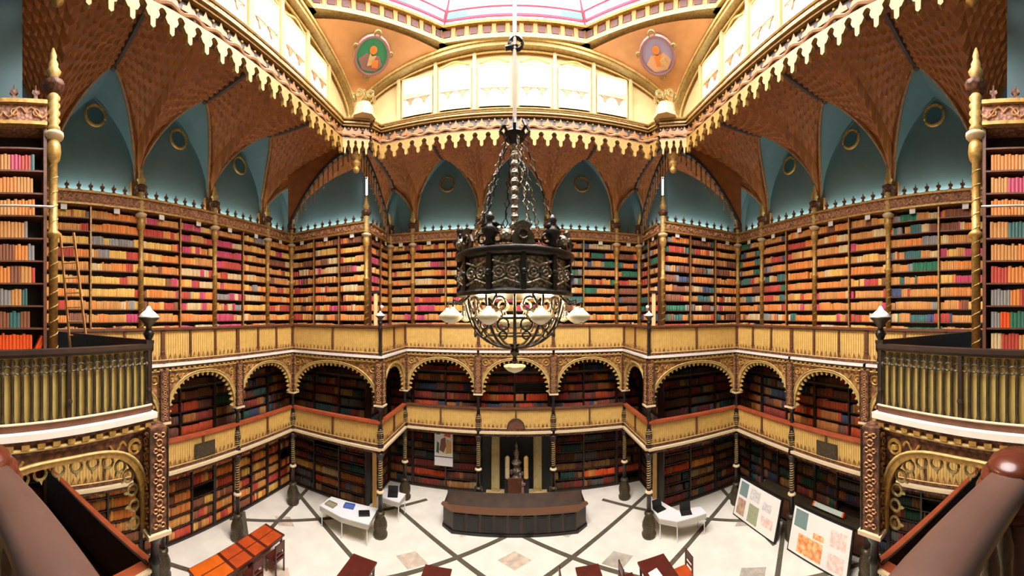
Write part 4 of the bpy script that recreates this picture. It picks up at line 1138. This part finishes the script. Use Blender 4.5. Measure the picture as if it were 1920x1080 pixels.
# ------------------------------------------------------------------ ladder
for s in (-1,):
    r = thing('library_ladder', 'pale wooden library ladder leaning against the near left bookcase corner', 'ladder', (-7.05, 1.55, L3))
    top = Vector((.72, -.42, 3.1)); sidev = Vector((.16, .30, 0))
    for q, nm in ((0, 'stile'), (1, 'stile')):
        o_ = sidev*q
        a, b = Vector((0, 0, 0))+o_*1.2, top+o_*.8
        put('stile', MB().tube([a, b], .028, 4), PINE, r)
    for k in range(10):
        t = (k+.6)/10.5
        a = top*t; b = top*t+sidev*(1.2-.4*t)
        put('rung', MB().tube([a, b], .018, 6), PINE, r)

# cream door leaves at the corner blocks
for s in (-1, 1):
    o = sroot('door_%d' % (1 if s < 0 else 2))
    x = s*5.35
    put('door_leaf', MB().box(x-.07, x+.07, 11.75, 11.81, L3, 8.85), mat('door_cream', (0.85, 0.66, 0.30), 0.5), o)
    put('door_head', MB().box(x-.16, x+.16, 11.72, 11.84, 8.85, 8.95), DARK, o)
    o = sroot('door_%d' % (3 if s < 0 else 4))
    put('door_leaf', MB().box(s*5.4-.08, s*5.4+.08, 11.75, 11.81, .0, 3.0), mat('door_ochre', (0.62, 0.36, 0.10), 0.5), o)

# ------------------------------------------------------------------ niche under the back gallery
nr = sroot('door_5')
put('niche_back', MB().box(-1.5, 1.6, 14.95, 15.03, 0, 3.0), BLACK, nr)
put('niche_head', MB().box(-1.5, 1.6, 14.5, 14.98, 2.85, 3.05), DARK, nr)
for x in (-.85, 1.02):
    put('pilaster', MB().box(x-.18, x+.18, 14.45, 14.9, .12, 2.86).box(x-.12, x+.12, 14.42, 14.45, .3, 2.7), mat('pilaster_ochre', (0.52, 0.42, 0.18), 0.55, 0, 0.25, 0.2, 6), nr)
    put('pilaster_base', MB().box(x-.42, x+.42, 14.05, 14.6, 0, .14), CREAM, nr)
for x in (-1.25, 1.42):
    put('side_curtain', MB().box(x-.2, x+.2, 14.6, 14.7, 0, 2.9), BLACK, nr)
sh = thing('display_shrine', 'ornate silver centrepiece with figures on a dark pedestal inside the ground floor niche', 'sculpture', (.08, 14.35, 0))
put('pedestal', MB().box(-.32, .32, -.25, .25, 0, .62).box(-.38, .38, -.3, .3, .62, .70), MAUVE, sh)
put('figure_group', MB().lathe([(.22, .7), (.26, .8), (.12, .95), (.2, 1.15), (.1, 1.3), (.24, 1.5), (.08, 1.65), (.13, 1.9), (.05, 2.1), (.08, 2.25), (.01, 2.4)], 0, 0, 10), SILVER, sh)
sm = MB()
for q in range(7):
    a = 2*PI*q/7; sm.ball((.25*math.cos(a), .2*math.sin(a), 1.0+.12*(q % 3)), .07, 8, 1.6)
put('small_figures', sm, SILVER, sh)
for sx, mm in ((-.40, WHITE_MOULD), (.42, mat('amber_candle', (0.85, 0.52, 0.16), 0.5))):
    put('candle_scroll', MB().lathe([(.05, .82), (.10, .86), (.10, 1.3), (.085, 1.32), (.10, 1.34), (.10, 1.75), (.05, 1.82)], sx, -.1, 12), mm, sh)
    put('candle_stand', MB().box(sx-.12, sx+.12, -.2, .0, 0, .82), BLACK, sh)

# hanging poster
r = thing('hanging_poster', 'white poster with red, yellow and green painted figure hanging before the left back bookcase', 'poster', (-3.17, 14.3, 0))
put('poster_sheet', MB().box(-.42, .42, 0, .012, 1.62, 2.98), PAPER, r)
put('lower_sheet', MB().box(-.42, .42, 0, .012, 1.2, 1.58), mat('lower_sheet_white', (0.95, 0.93, 0.95), 0.6, emis=0), r)
for nm, pl, c in (('print_patch', [(0, 2.55), (.2, 2.9), (.36, 2.75), (.3, 2.5)], 'vermilion'), ('print_patch', [(-.36, 2.6), (-.3, 2.92), (-.1, 2.9), (-.15, 2.6)], 'green'),
                  ('print_patch', [(-.2, 1.9), (-.12, 2.4), (.08, 2.5), (.12, 2.1), (.0, 1.8)], 'brown'), ('print_patch', [(.1, 1.75), (.14, 2.4), (.36, 2.3), (.36, 1.8)], 'yellow'), ('print_patch', [(-.34, 1.8), (-.3, 2.3), (-.2, 2.2), (-.22, 1.75)], 'teal')):
    put(nm, MB().prism(pl, -.006, -.001), BOOKM[c], r)
for q in (-.4, .4): put('hanging_wire', MB().tube([(q, 0, 2.98), (q, 0, 3.05)], .006, 4), IRON, r)

# ------------------------------------------------------------------ reception desk
dk = thing('reception_desk', 'long dark panelled wooden desk with sloping top before the niche', 'desk', (0, 0, 0))
body = [(-2.25, 11.72), (2.25, 11.72), (2.68, 12.05), (2.68, 12.9), (-2.68, 12.9), (-2.68, 12.05)]
put('desk_body', MB().zprism(body, 0.06, .84), DESK, dk)
put('plinth', MB().zprism([(-2.3, 11.68), (2.3, 11.68), (2.72, 12.03), (2.72, 12.9), (-2.72, 12.9), (-2.72, 12.03)], 0, .1), BLACK, dk)
put('front_ledge', MB().zprism([(-2.3, 11.64), (2.3, 11.64), (2.76, 12.02), (2.72, 12.15), (-2.72, 12.15), (-2.76, 12.02)], .82, .88), mat('ledge_brown', (0.16, 0.075, 0.04), 0.3), dk)
m = MB(); m.v = [(-2.5, 12.0, .88), (2.5, 12.0, .88), (2.62, 12.55, 1.12), (-2.62, 12.55, 1.12), (-2.5, 12.6, .8), (2.5, 12.6, .8)]
m.f = [(0, 1, 2, 3), (3, 2, 5, 4), (0, 3, 4), (1, 5, 2), (0, 4, 5, 1)]
put('sloping_top', m, DESK, dk)
for i in range(9):
    x = -2.0+i*.5
    put('front_panel', shared('front_panel', lambda: MB().box(-.2, .2, -.03, 0, .16, .74).box(-.14, .14, -.045, -.03, .22, .68), BLACK), None, dk, (x, 11.72, 0))
r = thing('desk_chair', 'dark high backed chair behind the reception desk', 'chair', (0, 13.2, 0))
put('seat', MB().box(-.28, .28, -.25, .25, .44, .50), BLACK, r)
put('backrest', MB().box(-.28, .28, .2, .26, .5, 1.25), BROWN, r)
for a, b in ((-.25, -.22), (.25, -.22), (-.25, .22), (.25, .22)): put('leg', shared('chair_leg', lambda: MB().box(-.02, .02, -.02, .02, 0, .44), BLACK), None, r, (a, b, 0))

# ------------------------------------------------------------------ tables
def table(name, label, cat, x0, x1, y0, y1, h, topm, legm, group=None, drawers=True):
    r = thing(name, label, cat, ((x0+x1)/2, (y0+y1)/2, 0), 0, group)
    a, b = (x1-x0)/2, (y1-y0)/2
    put('tabletop', MB().box(-a, a, -b, b, h-.05, h), topm, r)
    put('apron', MB().box(-a+.05, a-.05, -b+.05, b-.05, h-.15, h-.05), legm, r)
    for sx in (-1, 1):
        for sy in (-1, 1):
            put('leg', MB().lathe([(.03, 0), (.04, .1), (.03, .3), (.045, h-.2), (.045, h-.1)], sx*(a-.08), sy*(b-.08), 8), legm, r)
    return r
def chair(label, x, y, rz, seatm, group=None):
    r = thing('reading_chair', label, 'chair', (x, y, 0), rz, group)
    put('seat', shared(('rseat', seatm.name), lambda: MB().box(-.21, .21, -.21, .21, .42, .48), seatm), None, r)
    put('backrest', shared('rback', lambda: MB().box(-.2, .2, .19, .22, .72, .95).box(-.2, .2, .19, .22, .58, .62), MAHOG), None, r)
    for sx in (-1, 1):
        put('leg', shared('rleg_f', lambda: MB().box(-.02, .02, -.02, .02, 0, .42), MAHOG), None, r, (sx*.19, -.19, 0))
        put('leg', shared('rleg_b', lambda: MB().box(-.02, .02, -.02, .02, 0, .95), MAHOG), None, r, (sx*.19, .2, 0))
    return r
t = table('reading_table', 'long table with glowing red and orange leather tops by the left columns', 'table', -7.8, -6.95, 4.95, 8.15, .78, MAHOG, MAHOG)
ya = -1.58
for i, (ln, mm) in enumerate(((1.05, ORANGE_TOP), (.66, RED_TOP), (.5, RED_TOP), (.72, RED_TOP))):
    put('leather_inset', MB().box(-.40, -.02, ya+.02, ya+ln-.03, .78, .79).box(.02, .40, ya+.02, ya+ln-.03, .78, .79), mm, t)
    ya += ln+.06
for i, (x, y, c) in enumerate(((-6.83, 5.6, 'nearest'), (-6.83, 6.6, 'middle'), (-6.83, 7.55, 'farthest'))):
    chair('dark wooden chair at the red topped table, %s of three' % c, x, y, -PI/2, MAHOG, 'chairs at the red topped table')
table('reading_table', 'dark mahogany table cut by the bottom edge, left of centre beside the wide one', 'table', -2.55, -1.77, 7.0, 9.08, .78, MAHOG, MAHOG)
table('reading_table', 'wide dark mahogany double table cut by the bottom edge, further left', 'table', -4.68, -3.9, 6.6, 8.68, .78, MAHOG, MAHOG)
table('reading_table', 'small dark mahogany table at the bottom edge, right of centre', 'table', 1.72, 2.4, 7.0, 9.15, .78, MAHOG, MAHOG)
chair('white seated chair beside the small dark table at the bottom edge', 1.45, 8.85, PI/2, CLOTH)
t = table('reading_table', 'dark red table with papers at the bottom edge, among chairs', 'table', 3.5, 4.35, 6.8, 8.85, .78, MAHOG, MAHOG)
tag(put('paper_sheet', MB().zprism([(-.15, -.2), (.15, -.15), (.12, .22), (-.18, .15)], 0, .004), PAPER, None, (3.8, 8.2, .782)), 'white sheet of paper on the dark red table at the bottom edge', 'paper')
tag(put('open_book', MB().zprism([(-.18, -.12), (0, -.14), (.18, -.12), (.18, .12), (0, .14), (-.18, .12)], 0, .03), mat('beige_page', (0.75, 0.62, 0.45), 0.7), None, (4.0, 7.75, .782)), 'open book lying on the dark red table at the bottom edge', 'book')
chair('red seated chair right of the dark red table', 4.72, 8.3, -PI/2, RED_TOP)
chair('dark chair left of the dark red table', 3.15, 8.7, PI/2, MAHOG)
chair('tan seated chair left of the dark red table, nearer the bottom edge', 3.15, 8.0, PI/2, SKIN)

# white clothed display tables
def cloth_table(label, poly, h=.78, s=1):
    r = thing('display_table', label, 'table', (0, 0, 0))
    put('cloth_top', MB().zprism(poly, h-.03, h), CLOTH, r)
    put('case_side', MB().zprism([(x*.985+.015*poly[0][0], y*.995+.005*poly[0][1]) for x, y in poly], h-.2, h-.03), mat('case_grey', (0.55, 0.52, 0.42), 0.5), r)
    for x, y in poly:
        cx = sum(p[0] for p in poly)/len(poly); cy = sum(p[1] for p in poly)/len(poly)
        put('leg', MB().tube([(x+(cx-x)*.08, y+(cy-y)*.08, 0), (x+(cx-x)*.08, y+(cy-y)*.08, h-.15)], .02, 6), CLOTH, r)
    return r
cloth_table('white topped display table by the right corner column, bent in an angle', [(4.95, 10.45), (5.45, 9.98), (6.6, 9.85), (6.62, 10.35), (5.75, 10.55), (5.4, 11.6), (4.95, 11.6)][::1])
cloth_table('white topped display table by the left corner column', [(-6.95, 10.2), (-5.9, 10.02), (-4.85, 10.1), (-4.95, 11.1), (-6.9, 10.95)])
cloth_table('small white desk behind the left corner column', [(-5.25, 11.85), (-4.35, 11.75), (-4.3, 12.4), (-5.25, 12.5)])
def laptop(label, x, y, rz, z=.78, m=BLACK):
    r = thing('laptop', label, 'computer', (x, y, z), rz)
    put('keyboard_deck', MB().box(-.2, .2, -.14, .14, 0, .025), m, r)
    o = put('screen', MB().box(-.2, .2, 0, .02, 0, .28), m, r, (0, .14, .02), rot=(-.25, 0, 0))
laptop('open black laptop on the small white desk behind the left column', -4.75, 12.1, .3)
laptop('open black laptop on the inner arm of the right white table', 5.2, 10.9, .2)
laptop('dark computer lying on the outer arm of the right white table', 5.95, 10.25, -.3)
def simple(name, label, cat, mb, m, loc, rz=0): return tag(put(name, mb, m, None, loc, rz), label, cat)
def tray():
    return MB().box(-.2, .2, -.14, .14, 0, .03).box(-.2, .2, -.14, -.12, .03, .07).box(-.2, .2, .12, .14, .03, .07).box(-.2, -.18, -.12, .12, .03, .07).box(.18, .2, -.12, .12, .03, .07)
simple('document_tray', 'blue tray on the left white display table', 'tray', tray(), BLUEBIT, (-5.95, 10.7, .78), .2)
simple('document_tray', 'khaki tray at the outer end of the left white display table', 'tray', tray(), mat('khaki', (0.35, 0.30, 0.18), 0.6), (-6.6, 10.45, .78), -.1)
simple('document_tray', 'dark tray at the inner end of the left white display table', 'tray', tray(), BLACK, (-5.25, 10.55, .78), .5)

# leaning exhibition boards
def board(label, y0, y1, xb, xt, h, cells):
    r = thing('exhibition_board', label, 'poster board', (0, 0, 0))
    m = MB()
    def P(u, v, off=0): # u along y (0 far .. 1 near), v up
        return (xb+(xt-xb)*v-off, y1+(y0-y1)*u, .06+h*v+off*.2)
    def quadbox(u0, u1, v0, v1, o0, o1):
        q = MB(); q.v = [P(u0, v0, o0), P(u1, v0, o0), P(u1, v1, o0), P(u0, v1, o0), P(u0, v0, o1), P(u1, v0, o1), P(u1, v1, o1), P(u0, v1, o1)]
        q.f = [(0, 1, 2, 3), (7, 6, 5, 4), (0, 4, 5, 1), (1, 5, 6, 2), (2, 6, 7, 3), (3, 7, 4, 0)]
        return q
    put('board_back', quadbox(-.02, 1.02, -.04, 1.03, -.10, 0), BLACK, r)
    bs = put('board_sheet', quadbox(0, 1, 0, 1, 0, .012), mat('board_white', (0.92, 0.90, 0.82), 0.6), r)
    for u0, u1, v0, v1, mm in cells:
        put('printed_panel', quadbox(u0, u1, v0, v1, .012, .018), mm, bs)
    put('rear_strut', MB().tube([(xt, (y0+y1)/2, h), (xt+.3, (y0+y1)/2, .02)], .02, 6), BLACK, r)
    return r
pinkp = mat('pale_pink_print', (0.85, 0.55, 0.45), 0.6, 0, 0.5, 0, 9, col2=(0.92, 0.88, 0.78)); orp = mat('orange_print', (0.85, 0.22, 0.05), 0.6, 0, 0.5, 0, 7, col2=(0.92, 0.75, 0.35))
grp = mat('olive_print', (0.45, 0.48, 0.28), 0.6, 0, 0.3, 0, 20); mvp = mat('mauve_print', (0.45, 0.20, 0.16), 0.6, 0, 0.5, 0, 9, col2=(0.6, 0.5, 0.3))
grey = mat('sketch_grey', (0.62, 0.60, 0.60), 0.6, 0, 0.5, 0, 14, col2=(0.92, 0.9, 0.84))
board('white exhibition board with small slate and olive prints, leaning between the right columns', 7.97, 10.2, 8.12, 8.5, 1.3,
      [(.05, .25, .58, .95, GREENP), (.05, .25, .08, .50, mvp), (.32, .56, .62, .92, grey), (.34, .58, .06, .52, grp), (.66, .92, .2, .42, pinkp), (.64, .84, .55, .75, grey)])
board('white exhibition board with orange prints and a slate square, leaning nearest on the right', 5.1, 7.4, 8.24, 8.62, 1.3,
      [(.04, .27, .58, .96, GREENP), (.15, .58, .06, .46, orp), (.68, .94, .52, .86, pinkp), (.68, .94, .06, .38, pinkp), (.40, .58, .5, .62, orp)])
r = thing('low_cabinet', 'long low dark cabinet against the right ground floor shelves', 'cabinet', (0, 0, 0))
put('cabinet_body', MB().box(9.3, 9.78, 5.0, 9.9, 0.08, .9), DARK, r)
put('cabinet_top', MB().box(9.26, 9.8, 4.95, 9.95, .9, .95), BRONZE, r)
for i in range(6):
    y = 5.42+i*.81
    d = put('door', shared('cab_door', lambda: MB().box(-.02, 0, -.38, .38, .14, .86), BROWN), None, r, (9.3, y, 0))
    put('knob', shared('cab_knob', lambda: MB().ball((-.04, .32, .6), .02, 8), GILT), None, d)
r = thing('long_box', 'long pale green box with red ends lying on the low cabinet at right', 'box', (9.5, 6.6, .95))
put('box_body', MB().tube([(0, -.6, .12), (0, .6, .12)], .11, 4), mat('box_green', (0.55, 0.62, 0.52), 0.5), r)
put('red_end', MB().tube([(0, -.66, .12), (0, -.6, .12)], .12, 4), BOOKM['vermilion'], r)
put('red_end', MB().tube([(0, .6, .12), (0, .66, .12)], .12, 4), BOOKM['vermilion'], r)
print('near books', nb_total, 'block books', len(BC), 'objects', len(bpy.data.objects))
